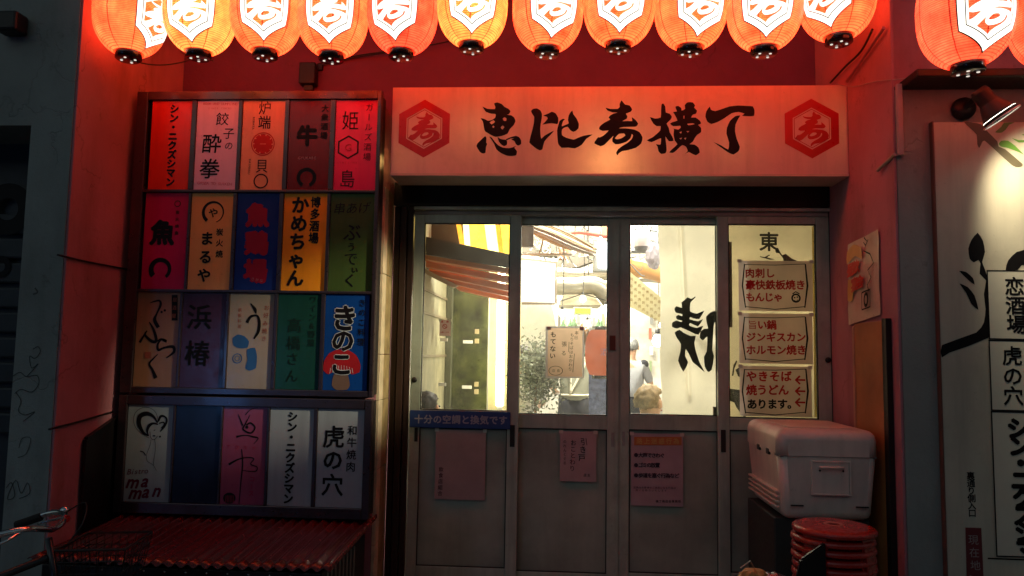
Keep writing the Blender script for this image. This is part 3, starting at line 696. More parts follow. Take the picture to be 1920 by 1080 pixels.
F = FT(); F.vtext('姫', (657, 226), (657, 226), 40, 0.0, w=.85); F.vtext('島', (651, 335), (651, 335), 37, 0.0, w=.85); F.vtext('ガールズ酒場', (693, 201), (688, 294), 16, -0.01)
x, z = U(653, 276, YT); q = PXS(YT); add_hexring(F, x, z, 20 * q, 23.5 * q); F.build('lettering', M_brown, p)
F = FT(); F.vtext('G', (653, 276), (653, 276), 20, 0.0); F.vtext('HIMEJIMA', (633, 305), (668, 305), 5, 0.0); F.build('small_print', ink('redder', (0.6, 0.01, 0.02)), p)
# row 2
p = panel(0, 1, (0.55, 0.008, 0.085), 'magenta panel with a black fish character over a broken ring', 'magenta')
F = FT(); F.vtext('魚', (305, 436), (305, 436), 50, 0.05, shear=.05); F.pring(300.5, 505, 14, 23, 0, a0=-0.9, a1=PI + 0.75, t0=.7, t1=1.2)
F.pring(333, 382, 5, 6.4); F.vtext('炭火焼魚', (333, 398), (331, 437), 8, 0.02); F.build('lettering', M_ink, p)
p = panel(1, 1, (0.80, 0.40, 0.12), 'tan panel with a ring mark and black kana', 'tan')
F = FT(); F.pring(400, 398, 18, 22, 0, a0=-1.25, a1=PI + 0.95, t0=.3, t1=1.7); F.vtext('や', (400, 399), (400, 399), 20, 0.02); F.vtext('まるや', (388, 447), (382.5, 516), 28, 0.035)
F.vtext('炭火焼', (412, 435), (411, 476), 15, 0.02); F.build('lettering', M_ink, p)
p = panel(2, 1, (0.010, 0.030, 0.20), 'navy panel with three blurred red characters', 'navy')
F = FT(); F.vtext('魚鶏場', (483, 403), (479, 508), 46, 0.07); F.build('lettering', ink('deepred', (0.30, 0.006, 0.03)), p)
F = Flat(YT - 0.0006); F.vtext('さかな', (474, 523), (490, 526), 7, 0.01); F.build('small_print', ink('pale2', (0.35, 0.15, 0.2)), p)
p = panel(3, 1, (0.86, 0.32, 0.015), 'amber yellow panel with bold black hiragana', 'amber')
F = FT(); F.vtext('かめちゃん', (563, 384), (553, 521), 35, 0.04); F.vtext('博多酒場', (592, 379), (588, 446), 22, 0.035, w=.9); F.build('lettering', M_ink, p)
p = panel(4, 1, (0.055, 0.10, 0.025), 'dark green panel with black handwritten kana', 'green')
F = FT(); F.vtext('串あげ', (637, 391), (683, 389), 24, 0.0, shear=.2, rot=.05); F.vtext('ぶ', (660, 435), (660, 435), 36, 0.01, rot=.1); F.vtext('う', (659, 463), (659, 463), 18, 0.02); F.vtext('で', (658, 485), (658, 485), 28, 0.0)
F.vtext('ぃ', (665, 505), (665, 505), 16, 0.01); F.vtext('く', (656, 526), (656, 526), 28, 0.01); F.build('lettering', M_ink, p)
# row 3
p = panel(0, 2, (0.34, 0.17, 0.09), 'beige brown panel with flowing black hiragana', 'beigebrown')
F = FT()
F.pline([(281, 568), (290, 565), (299, 564), (301, 572), (294, 588), (290, 600), (297, 614)], [1, 3, 4, 5, 3.5, 7, 7], 0, 5); F.disc(303, 585, 2.4); F.disc(309, 582, 2.4)
F.pline([(262, 642), (268, 632), (276, 620), (272, 628), (285, 640), (293, 638), (288, 618), (280, 604)], [5, 4, 2, 4, 6, 6, 5, 2], 0, 5)
F.pline([(295, 640), (302, 636), (312, 640), (304, 636), (296, 645), (297, 656), (308, 652), (324, 650), (326, 660), (312, 671)], [2, 4, 5, 3, 4, 5, 4, 6, 5, 2], 0, 5)
F.pline([(296, 664), (288, 672), (280, 682), (286, 694), (292, 709)], [1, 3, 4, 5, 8], 0, 5)
F.prect(322, 553, 333, 601); F.build('lettering', M_ink, p)
F = Flat(YT - 0.0006); F.vtext('居酒屋', (328, 562), (326, 592), 9, 0.0); F.prect(271, 660, 283, 672); F.build('small_print', ink('clay', (0.30, 0.08, 0.05)), p)
p = panel(1, 2, (0.065, 0.018, 0.035), 'dark plum panel with two barely visible characters', 'plum')
F = FT(); F.vtext('浜椿', (374, 594), (370, 662), 50, 0.02); F.build('lettering', M_ink, p)
p = panel(2, 2, (0.36, 0.29, 0.22), 'pale beige panel with a brush kana and blue patches', 'palebeige')
F = FT(); F.pline([(470, 569), (478, 580), (480, 588)], [2, 6, 2], 0, 4); F.pline([(463, 605), (470, 594), (482, 592), (486, 604), (484, 622), (476, 635)], [6, 5, 4, 6, 6, 3], 0, 5); F.build('lettering', M_ink, p)
F = FT(); F.vtext('お好み焼き', (500, 577), (495, 635), 11, 0.0); F.vtext('鉄板料理', (450, 581), (449, 612), 8, 0.0); F.build('small_print', ink('brick', (0.30, 0.07, 0.05)), p)
F = FT(); F.pix([[(436, 634), (446, 627), (458, 630), (467, 640), (464, 652), (450, 653), (438, 648)]], sm=2); F.pring(445, 672, 8, 9.5); F.pring(445, 672, 4, 5); F.pix([[(463, 655), (478, 652), (482, 668), (480, 690), (468, 695), (460, 690), (464, 675)]], sm=2); F.build('blue_marks', ink('blue', (0.03, 0.12, 0.35)), p)
p = panel(3, 2, (0.010, 0.058, 0.040), 'bottle green panel with thin dark characters', 'bottle')
F = FT(); F.vtext('高橋', (552, 610), (550, 643), 29, 0.01); F.vtext('さん', (548, 673), (547, 705), 26, 0.01); F.vtext('ワイン&野菜', (587, 562), (583, 643), 15, 0.01); F.build('lettering', ink('green', (0.006, 0.022, 0.016)), p)
p = panel(4, 2, (0.006, 0.055, 0.27), 'bright blue panel with outlined kana and a red mushroom', 'blue')
F = FT(); F.pix([[(606, 694), (608, 676), (618, 662), (634, 655), (652, 656), (668, 666), (676, 684), (674, 698), (660, 702), (648, 694), (630, 694), (616, 702)]], sm=2); F.build('mushroom_cap', ink('mred', (0.38, 0.012, 0.02)), p)
F = FT(); F.pix([[(626, 702), (640, 697), (652, 702), (656, 722), (650, 731), (630, 731), (622, 722)]], sm=2); F.build('mushroom_stem', ink('stem', (0.16, 0.10, 0.08)), p)
F = Flat(YT - 0.0006); F.vtext('き', (646, 596), (646, 596), 52, 0.065); F.vtext('の', (643, 638), (643, 638), 46, 0.065); F.vtext('こ', (640, 682), (640, 682), 46, 0.065)
for k in range(9): F.pline([(618 + k * 5.5, 700 - 4 * math.sin(k / 8 * PI)), (620 + k * 5, 690 - 5 * math.sin(k / 8 * PI))], 0.8)
F.build('letter_outline', ink('palew', (0.55, 0.6, 0.65)), p)
F = Flat(YT - 0.0012); F.vtext('き', (646, 596), (646, 596), 52, 0.038); F.vtext('の', (643, 638), (643, 638), 46, 0.038); F.vtext('こ', (640, 682), (640, 682), 46, 0.038); F.vtext('きのこ料理', (680, 568), (677, 641), 15, 0.01); F.build('lettering', M_ink, p)
# row 4
p = panel(0, 3, (0.32, 0.35, 0.36), 'grey white panel with a heart haired lady drawing and script', 'greywhite')
F = FT(); S4 = lambda x, y: (220 + x / 4.908, 750 + y / 4.908)
def L4(pts, w, sm=5): F.pline([S4(*a) for a in pts], w, 0, sm)
L4([(375, 180), (350, 110), (290, 70), (220, 75), (165, 120), (150, 200), (190, 280), (290, 350)], .8)
L4([(370, 210), (330, 150), (270, 125), (210, 150), (200, 220), (240, 300), (290, 330)], [2, 5, 8, 9, 8, 5, 2])
L4([(375, 225), (330, 215), (290, 240), (275, 290), (290, 330)], [2, 4, 6, 4, 1])
L4([(375, 200), (400, 150), (440, 155), (455, 190), (435, 240), (395, 290)], [3, 5, 3, 4, 4, 2])
L4([(385, 215), (425, 205), (430, 230), (405, 260)], 2.4); L4([(300, 290), (310, 350), (340, 365), (370, 330)], .9)
L4([(325, 330), (350, 330)], [2, 2], 2); L4([(335, 280), (350, 275)], 1.4, 2); L4([(385, 340), (400, 335)], [3, 3], 2)
L4([(345, 365), (350, 450), (335, 560), (335, 600)], .7); L4([(310, 365), (300, 420), (270, 500), (275, 560), (330, 600), (360, 650)], .7); L4([(210, 470), (240, 480), (260, 510)], 1.6)
F.build('drawing', M_ink, p)
F = FT(); F.vtext('Bistro', (243, 884), (275, 882), 15, 0.0, shear=.2); F.vtext('ma', (251, 902), (274, 900), 34, 0.03, shear=.35, w=.95); F.vtext('man', (256, 922), (296, 918), 34, 0.03, shear=.35, w=.95); F.build('lettering', ink('wine', (0.10, 0.006, 0.02)), p)
p = panel(1, 3, (0.012, 0.016, 0.04), 'plain dark navy panel', 'darknavy')
p = panel(2, 3, (0.32, 0.06, 0.12), 'rose panel with a thin brush fish and a round seal', 'rose')
F = FT(); F.pline([(447, 777), (450, 785), (455, 798)], [1, 2, 3], 0, 4); F.pline([(460, 778), (470, 768), (484, 764)], [1.5, 1.5, 1], 0, 4); F.pline([(469, 778), (460, 795), (456, 805), (470, 812), (478, 802), (470, 793), (462, 797)], [1, 2.5, 3, 3, 3, 3, 3], 0, 5)
F.disc(463, 801, 3); F.pline([(443, 819), (460, 816), (475, 819), (484, 822), (476, 832)], [4, 2, 3, 2, 1], 0, 4)
F.pline([(429, 871), (445, 862), (462, 858), (476, 860), (470, 870), (482, 876), (478, 884), (455, 882)], [4, 3, 2, 2, 2, 2, 2, 1], 0, 5); F.pline([(453, 842), (455, 870), (452, 900), (448, 945)], [1.5, 2.5, 2, 1.5], 0, 4)
F.disc(430, 934, 12, 0, .85); F.build('lettering', M_ink, p)
F = Flat(YT - 0.0006); F.vtext('さかなや', (428, 837), (476, 840), 8, 0.0); F.vtext('コース', (473, 898), (471, 925), 11, 0.01)
for k in range(6): F.pline([(423 + k * 3, 942), (424 + k * 2.6, 929)], .9)
F.build('small_print', ink('rosered', (0.34, 0.01, 0.05)), p)
p = panel(3, 3, (0.36, 0.39, 0.45), 'white panel with a column of bold black katakana', 'white')
F = FT(); F.vtext('シン・ニクズシマン', (548.5, 781), (540, 935), 20, 0.05); F.build('lettering', M_ink, p)
p = panel(4, 3, (0.37, 0.40, 0.46), 'white panel with three large black brush characters', 'white2')
F = FT(); F.vtext('虎', (626, 819), (626, 819), 43, 0.02); F.vtext('の', (624, 862), (624, 862), 40, 0.03); F.vtext('穴', (623, 909), (623, 909), 43, 0.02); F.vtext('和牛焼肉', (661, 807), (657.5, 875), 19, 0.015); F.build('lettering', M_ink, p)

# ================================================================== LANTERNS
def lantern_mat():
    m = bpy.data.materials.new('lantern_paper'); m.use_nodes = True; t = m.node_tree; t.nodes.clear()
    oi = N(t, 'ShaderNodeObjectInfo'); tc = N(t, 'ShaderNodeTexCoord'); sp = N(t, 'ShaderNodeSeparateXYZ'); t.links.new(tc.outputs['Object'], sp.inputs[0])
    at = N(t, 'ShaderNodeMath', operation='ARCTAN2'); t.links.new(sp.outputs['Y'], at.inputs[0]); t.links.new(sp.outputs['X'], at.inputs[1])
    def mm(op, a, b=None):
        n = N(t, 'ShaderNodeMath', operation=op)
        for i, v in enumerate((a, b)):
            if v is None: continue
            if isinstance(v, (int, float)): n.inputs[i].default_value = v
            else: t.links.new(v, n.inputs[i])
        return n.outputs[0]
    nz = noise(t, tc.outputs['Object'], 30, 4); wob = mm('MULTIPLY', mm('SUBTRACT', nz, 0.5), 0.18)
    seam = mm('ABSOLUTE', mm('SINE', mm('ADD', mm('MULTIPLY', at.outputs[0] if hasattr(at, 'outputs') else at, 4.0), wob)))
    seam = ramp(t, seam, 0.02, 0.10, (0.10, 0.06, 0.06, 1), (1, 1, 1, 1))
    rib = mm('ABSOLUTE', mm('SINE', mm('ADD', mm('MULTIPLY', sp.outputs['Z'], PI / 0.0082), mm('MULTIPLY', wob, 4.0))))
    rib = ramp(t, rib, 0.02, 0.55, (0.30, 0.22, 0.22, 1), (1, 1, 1, 1))
    mot = ramp(t, noise(t, tc.outputs['Object'], 11, 6, 0.65), 0.3, 0.7, (0.75, 0.45, 0.4, 1), (1.0, 1.35, 1.3, 1))
    stp = N(t, 'ShaderNodeMapping'); stp.inputs['Scale'].default_value = (60, 60, 260); t.links.new(tc.outputs['Object'], stp.inputs[0])
    fib = ramp(t, noise(t, stp.outputs[0], 1.0, 3), 0.35, 0.65, (0.86, 0.84, 0.8, 1), (1, 1, 1, 1))
    c = mixc(t, 1.0, oi.outputs['Color'], seam, 'MULTIPLY'); c = mixc(t, 1.0, c, rib, 'MULTIPLY'); c = mixc(t, 1.0, c, mot, 'MULTIPLY'); c = mixc(t, 1.0, c, fib, 'MULTIPLY')
    e = N(t, 'ShaderNodeEmission'); t.links.new(c, e.inputs[0]); e.inputs[1].default_value = LSTR
    b = N(t, 'ShaderNodeBsdfPrincipled'); b.inputs['Base Color'].default_value = (0.35, 0.03, 0.02, 1); b.inputs['Roughness'].default_value = 0.6
    tl_ = N(t, 'ShaderNodeBsdfTranslucent'); tp_ = mixc(t, 1.0, (.8, .75, .7, 1), seam, 'MULTIPLY'); tp_ = mixc(t, 1.0, tp_, rib, 'MULTIPLY'); tp_ = mixc(t, 1.0, tp_, mot, 'MULTIPLY'); t.links.new(tp_, tl_.inputs[0])
    a0 = N(t, 'ShaderNodeAddShader'); t.links.new(e.outputs[0], a0.inputs[0]); t.links.new(b.outputs[0], a0.inputs[1])
    a = N(t, 'ShaderNodeAddShader'); t.links.new(a0.outputs[0], a.inputs[0]); t.links.new(tl_.outputs[0], a.inputs[1])
    o = N(t, 'ShaderNodeOutputMaterial'); t.links.new(a.outputs[0], o.inputs[0]); return m
LSTR = 1.0
M_lan = lantern_mat()
M_lw = EM('lantern_white', (1.0, 0.93, 0.80), 1.9, 0.12, 30)
M_line = M('lantern_line', (0.10, 0.01, 0.01), 0.6)
M_lac = M('black_lacquer', (0.012, 0.008, 0.008), 0.18, coat=0.6)
M_hole = EM('lantern_bulb_glow', (1.0, 0.88, 0.75), 0.9)
LR, LH = 0.169, 0.205
def lrad(z): return LR * (1 - min(1, abs(z) / (LH * 1.07)) ** 2.5) ** 0.5
def lantern_shade():
    bm = bmesh.new(); n = 72; prof = []
    for i in range(n + 1):
        z = -LH + 2 * LH * i / n; prof.append((lrad(z) - (0.0012 if i % 2 else 0), z))
    add_lathe(bm, prof, seg=48); me = bpy.data.meshes.new('shade'); bm.to_mesh(me); bm.free(); me.materials.append(M_lan); return me
def lantern_emblem():
    F = Flat(0); z0 = -0.048
    w = 0.92
    add_hexring(F, 0, z0, 0.141, 0.147, 1, .866 * w); add_hexring(F, 0, z0, 0.112, 0.141, 0, .866 * w); add_hexring(F, 0, z0, 0.108, 0.112, 1, .866 * w); add_hexring(F, 0, z0, 0.098, 0.108, 0, .866 * w)
    K = Flat(0); koto(K, 0, z0 - 0.006, 0.200, 0, 1.12)
    bm = bmesh.new()
    for A in (F, K):
        vs = [bm.verts.new((a, 0, b)) for a, b in A.v]
        for f, mi in zip(A.f, A.mi):
            if len(set(f)) == 3:
                try: bm.faces.new([vs[i] for i in f]).material_index = mi
                except ValueError: pass
    # clip the character to the inner hexagon, then cut finely and bend round the shade
    hexin = hexpts(0, z0, 0.100, .866 * w)
    ka = [f for f in bm.faces]
    nF = sum(1 for f in F.f)
    bm.faces.ensure_lookup_table(); kf = list(bm.faces)[nF:]
    for i in range(6):
        a, b = Vector((hexin[i][0], 0, hexin[i][1])), Vector((hexin[(i + 1) % 6][0], 0, hexin[(i + 1) % 6][1]))
        nrm = Vector((b.z - a.z, 0, -(b.x - a.x))); nrm.normalize()
        if nrm.dot(a - Vector((0, 0, z0))) < 0: nrm = -nrm
        kf = [f for f in kf if f.is_valid]
        geom = kf + list({e for f in kf for e in f.edges}) + list({v for f in kf for v in f.verts})
        r = bmesh.ops.bisect_plane(bm, geom=geom, plane_co=a, plane_no=nrm, clear_outer=True)
        kf = [g_ for g_ in r['geom'] if isinstance(g_, bmesh.types.BMFace) and g_.is_valid]
    for k in range(-13, 13):
        for co, no in (((k * 0.016, 0, 0), (1, 0, 0)), ((0, 0, k * 0.016), (0, 0, 1))):
            bmesh.ops.bisect_plane(bm, geom=bm.verts[:] + bm.edges[:] + bm.faces[:], plane_co=co, plane_no=no)
    for v in bm.verts:
        r = lrad(v.co.z) + 0.0012; a = v.co.x / (LR * 0.97)
        v.co = Vector((r * math.sin(a), -r * math.cos(a), v.co.z))
    bmesh.ops.triangulate(bm, faces=[f for f in bm.faces if len(f.verts) > 4])
    me = bpy.data.meshes.new('emblem'); bm.to_mesh(me); bm.free(); me.materials.append(M_lw); me.materials.append(M_line); return me
def mesh_of(fn):
    bm = bmesh.new(); fn(bm); bmesh.ops.recalc_face_normals(bm, faces=bm.faces); me = bpy.data.meshes.new('m'); bm.to_mesh(me); bm.free(); return me
shade_me, emb_me = lantern_shade(), lantern_emblem()
cr = 0.060
cap_me = mesh_of(lambda bm: add_lathe(bm, [(0, -LH - .030), (cr * .9, -LH - .032), (cr, -LH - .028), (cr * 1.0, -LH + .004), (cr * .96, -LH + .008), (cr * .5, -LH + .008)])); cap_me.materials.append(M_lac)
top_me = mesh_of(lambda bm: add_lathe(bm, [(cr * .5, LH - .008), (cr, LH - .006), (cr, LH + .026), (cr * .9, LH + .03), (0, LH + .03)])); top_me.materials.append(M_lac)
hole_me = mesh_of(lambda bm: add_lathe(bm, [(0, 0), (.0062, 0), (.0062, .002), (0, .002)], seg=14)); hole_me.materials.append(M_hole)
def cordm(bm):
    add_tube(bm, [(0, 0, LH + .03), (0.002, 0, LH + .09), (0, 0, LH + .16)], 0.004, 6)
cord_me = mesh_of(cordm); cord_me.materials.append(M_blk)
def sub(name, me, par, loc=(0, 0, 0), rot=0.0):
    o = bpy.data.objects.new(name, me); COL.objects.link(o); o.parent = par; o.location = loc; o.rotation_euler = (0, 0, rot); return o
ORG, YEL, RED, RED2 = (2.6, 0.12, 0.022), (2.2, 0.28, 0.035), (2.5, 0.045, 0.015), (1.5, 0.05, 0.015)
LAN = [  # cx px, cap bottom px, distance, emblem offset deg, colour, label
 (241, 113, 3.42, 48, ORG, 'leftmost paper lantern of the row, its crest turned far to the right'),
 (372, 111, 3.42, -19, YEL, 'second lantern from the left, yellow orange, overlapping the leftmost one'),
 (497, 110, 3.42, -5, ORG, 'third lantern from the left, above the boundary of the orange and dark red panels'),
 (621, 115, 3.42, -7, ORG, 'fourth lantern from the left, hanging just above the small black wall box'),
 (752, 110, 3.42, -17, RED, 'deep red lantern hanging above the left crest of the big sign'),
 (884, 97, 3.42, 0, YEL, 'bright yellow lantern above the first character of the big sign'),
 (1025, 105, 3.42, 12, ORG, 'orange lantern above the second character of the big sign'),
 (1159, 96, 3.42, 3, ORG, 'orange lantern above the middle character of the big sign'),
 (1293, 102, 3.42, 20, ORG, 'orange lantern above the fourth character of the big sign, crest turned right'),
 (1432, 104, 3.36, 6, ORG, 'orange lantern above the last character of the big sign'),
 (1573, 83, 3.36, -18, ORG, 'rightmost lantern of the row, in the corner above the right crest, crest turned left'),
 (1815, 137, 2.86, 31, RED2, 'large red lantern above the spotlight at the upper right'),
 (1990, 137, 2.86, 10, RED2, 'lantern cut off by the right edge of the picture')]
for i, (px, py, Y, off, colr, lab) in enumerate(LAN):
    x, zc = U(px, py - 6, Y); zc += LH + 0.018 + 0.0
    x = min(x, XR - LR - 0.004) if i < 11 else x
    r = thing('paper_lantern', lab, 'lantern', (x, Y, zc - LH - 0.03), 'red paper lanterns over the entrance')
    dz = LH + 0.03; s = 1.0
    base = random.random() * 6
    sh_ = sub('shade', shade_me, r, (0, 0, dz), base); k = random.uniform(.92, 1.06); sh_.color = (colr[0] * k, colr[1] * k * random.uniform(.85, 1.15), colr[2] * k, 1)
    sub('emblem', emb_me, r, (0, 0, dz), math.atan2(-x, Y) + math.radians(off))
    cp = sub('bottom_cap', cap_me, r, (0, 0, dz)); sub('top_cap', top_me, r, (0, 0, dz)); sub('cord', cord_me, r, (0, 0, dz))
    r.rotation_euler = (random.uniform(-.03, .03), random.uniform(-.03, .03), 0)
    bl = bpy.data.lights.new('bulb', 'POINT'); bl.energy = {ORG: .62, YEL: 1.15, RED: .25, RED2: .42}[colr] * random.uniform(.7, 1.3); bl.color = (1, .36, .055); bl.shadow_soft_size = .03
    bo = bpy.data.objects.new('bulb', bl); COL.objects.link(bo); bo.parent = r; bo.location = (0.02, 0, dz - .03)
    a0 = random.random() * 2
    for h in range(4): sub('vent_hole', hole_me, cp, (0.033 * math.cos(a0 + h * PI / 2), 0.033 * math.sin(a0 + h * PI / 2), -LH - .0345))
zr = U(900, 100, 3.42)[1] + 2 * LH + 0.2
t = tag(tube('lantern_rail', [(XL + .02, 3.42, zr), (XR - .02, 3.40, zr)], 0.012, M_dark), 'black rail from which the row of lanterns hangs', 'rail')

# cables, wall box, brackets in the recess
def cab(name, label, pts, r=0.004, m=None, cat='cable'):
    return tag(tube(name, smooth_path(pts, 5), r, m or M_blk, seg=6), label, cat)
def q3(px, py, Y): x, z = U(px, py, Y); return (x, Y, z)
cab('hanging_cable', 'thin black cable sagging between the two leftmost lanterns', [q3(244, 108, 3.45), q3(265, 118, 3.5), q3(300, 122, 3.6), q3(340, 117, 3.6), q3(375, 106, 3.5), q3(400, 114, 3.6)], .0035)
wb = thing('wall_box', 'small black junction box on the red wall above the directory board', 'box', (U(575, 155, YB)[0], YB, U(575, 155, YB)[1]))
ubox('casing', 560, 116, 590, 156, YB - 0.075, 0.073, M_dark, wb, 0.006)
ubox('gland', 570, 156, 586, 168, YB - 0.05, 0.03, M_dark, wb)
ubox('bracket', 590, 121, 603, 130, YB - 0.03, 0.028, M_dark, wb)
for k in range(2):
    cab('wall_cable', ('upper' if k else 'lower') + ' of two thin cables running right from the small black box', [q3(595, 124 - k * 4, YB - .02), q3(660, 109 - k * 3, YB - .02), q3(740, 96 - k * 2, YB - .05), q3(830, 80, YB - .05), q3(930, 55, YB - .02)], .004)
cab('thin_wire', 'thin pale wire from the right end of the big sign across the corner', [q3(1568, 158, YS), q3(1600, 162, 3.7), q3(1640, 153, 3.45), q3(1680, 149, 3.29), q3(1735, 144, 3.25)], .0025, M('pale_wire', (0.35, 0.3, 0.28), 0.5))
# slanting pipe in the right corner
def qr(px, py, X=XR - 0.03):         # a pixel seen on the right cheek
    d = ROT @ Vector((px - 960.0, 540.0 - py, -FPX)); k = X / d.x; return (X, d.y * k, EYE.z + d.z * k)
def ql(px, py, X=XL + 0.02):
    d = ROT @ Vector((px - 960.0, 540.0 - py, -FPX)); k = X / d.x; return (X, d.y * k, EYE.z + d.z * k)
cab('slanting_pipe', 'thin pipe slanting down the corner beside the rightmost lantern of the row', [qr(1657, 52), qr(1588, 152)], .009, M_red, 'pipe')
cab('corner_cable', 'black cable curving behind the slanting pipe in the right corner', [qr(1636, 55), qr(1615, 95), qr(1585, 125), qr(1557, 155)], .006)
cab('cheek_cable', 'black cable sloping across the left cheek', [ql(108, 478), ql(160, 490), ql(238, 505), ql(262, 510)], .005)
cab('cheek_pipe', 'thin dark pipe low on the left cheek', [ql(92, 805), ql(150, 790), ql(212, 772)], .005, M_dark, 'pipe')
cn = thing('conduit', 'pale conduit along the wall corner right of the big sign with a slanted end', 'conduit', (XR, YF, 2.3))
x, z1c = U(1673, 158, YF - .012); z0c = U(1673, 292, YF - .012)[1]
M_cond = M('conduit_grey', (0.40, 0.36, 0.35), 0.5)
box('duct', XR - 0.002, XR + 0.022, YF - 0.022, YF - 0.001, z0c, z1c, M_cond, cn, 0.003)
tube('slanted_end', [(XR - .012, YF - .008, z0c + .008), (XR - .03, YF + .13, z0c - .03)], .008, M_cond, cn)

# plain black block with a sloping top, left of the board
bm = bmesh.new()
pp = [ql(131, 950)[1], ql(131, 826)[2], ql(205, 793)[1], ql(205, 793)[2]]
yb0 = 3.5; X0c, X1c = XL + .03, bx0 - .02
vv = [bm.verts.new(p_) for p_ in [(X0c, yb0, .12), (X0c, yb0, pp[1]), (X0c, 4.0, pp[1] + .17), (X0c, 4.0, .12), (X1c, yb0, .12), (X1c, yb0, pp[1]), (X1c, 4.0, pp[1] + .17), (X1c, 4.0, .12)]]
for f in ((0, 1, 2, 3), (7, 6, 5, 4), (0, 4, 5, 1), (1, 5, 6, 2), (2, 6, 7, 3)): bm.faces.new([vv[i] for i in f])
# ================================================================== LEFT FRONT: red cover, bicycle
bmesh.ops.recalc_face_normals(bm, faces=bm.faces)
bmesh.ops.bevel(bm, geom=bm.edges[:], offset=.01, segments=2, affect='EDGES')
tag(bm_obj('cabinet', bm, M_blk), 'black block with a sloping top against the left cheek', 'cabinet')
CY0, CY1 = 3.08, YBD + .11
cz1 = U(470, 972, YBD)[1] + .0; cz0 = U(430, 1062, CY0)[1]
cx0, cx1 = U(168, 1000, 3.5)[0], U(662, 1010, 3.42)[0]
ct = thing('awning_cabinet', 'low dark cabinet under a sloping corrugated red plastic cover, below the directory board', 'cabinet', ((cx0 + cx1) / 2, 3.4, .12))
bm = bmesh.new(); nx = 260; ny = 8; grid = []
for j in range(ny + 1):
    y = CY0 + (CY1 - CY0) * j / ny; row = []
    for i in range(nx + 1):
        x = cx0 + (cx1 - cx0) * i / nx; row.append(bm.verts.new((x, y, cz0 + (cz1 - cz0) * (y - CY0) / (CY1 - CY0) + .0075 * math.sin((x - cx0) / .052 * 2 * PI) + .004 * math.sin(x * 3.1 + y * 5))))
    grid.append(row)
for j in range(ny):
    for i in range(nx): bm.faces.new((grid[j][i], grid[j][i + 1], grid[j + 1][i + 1], grid[j + 1][i])).smooth = True
o = bm_obj('corrugated_cover', bm, M('red_plastic', (0.10, 0.006, 0.006), 0.22, var=0.3, sc=3, coat=0.3), ct, True)
so_ = o.modifiers.new('t', 'SOLIDIFY'); so_.thickness = .003
box('side_strip', cx1 - .003, cx1 + .006, CY0, CY1, 0, .02, M('red_trim', (0.20, 0.02, 0.015), 0.25), ct, .002,
    Matrix.Translation((0, 0, cz0 - .005)) @ Matrix.Shear('XY', 4, (0, 0)) if False else Matrix(((1, 0, 0, 0), (0, 1, 0, 0), (0, (cz1 - cz0) / (CY1 - CY0), 1, cz0 - CY0 * (cz1 - cz0) / (CY1 - CY0) - .004), (0, 0, 0, 1))))
box('casing', cx0 + .03, cx1 - .05, CY0 + .05, YBD + .1, .12, cz0 - .03, M_blk, ct, .006)
for k in range(8):
    y = 3.2 + k * .06; box('vent_slit', cx1 - .0495, cx1 - .046, y, y + .014, cz0 - .2, cz0 - .045, M_alud, ct)
for k in range(12):
    x = cx0 + .3 + k * .09; lathe('rivet', [(0, 0), (.005, 0), (.004, .003), (0, .004)], (0, 0, 0), M_chrome, ct, 10, Matrix.Translation((x, CY0 + .05, cz0 - .045)) @ Matrix.Rotation(PI / 2, 4, 'X'))

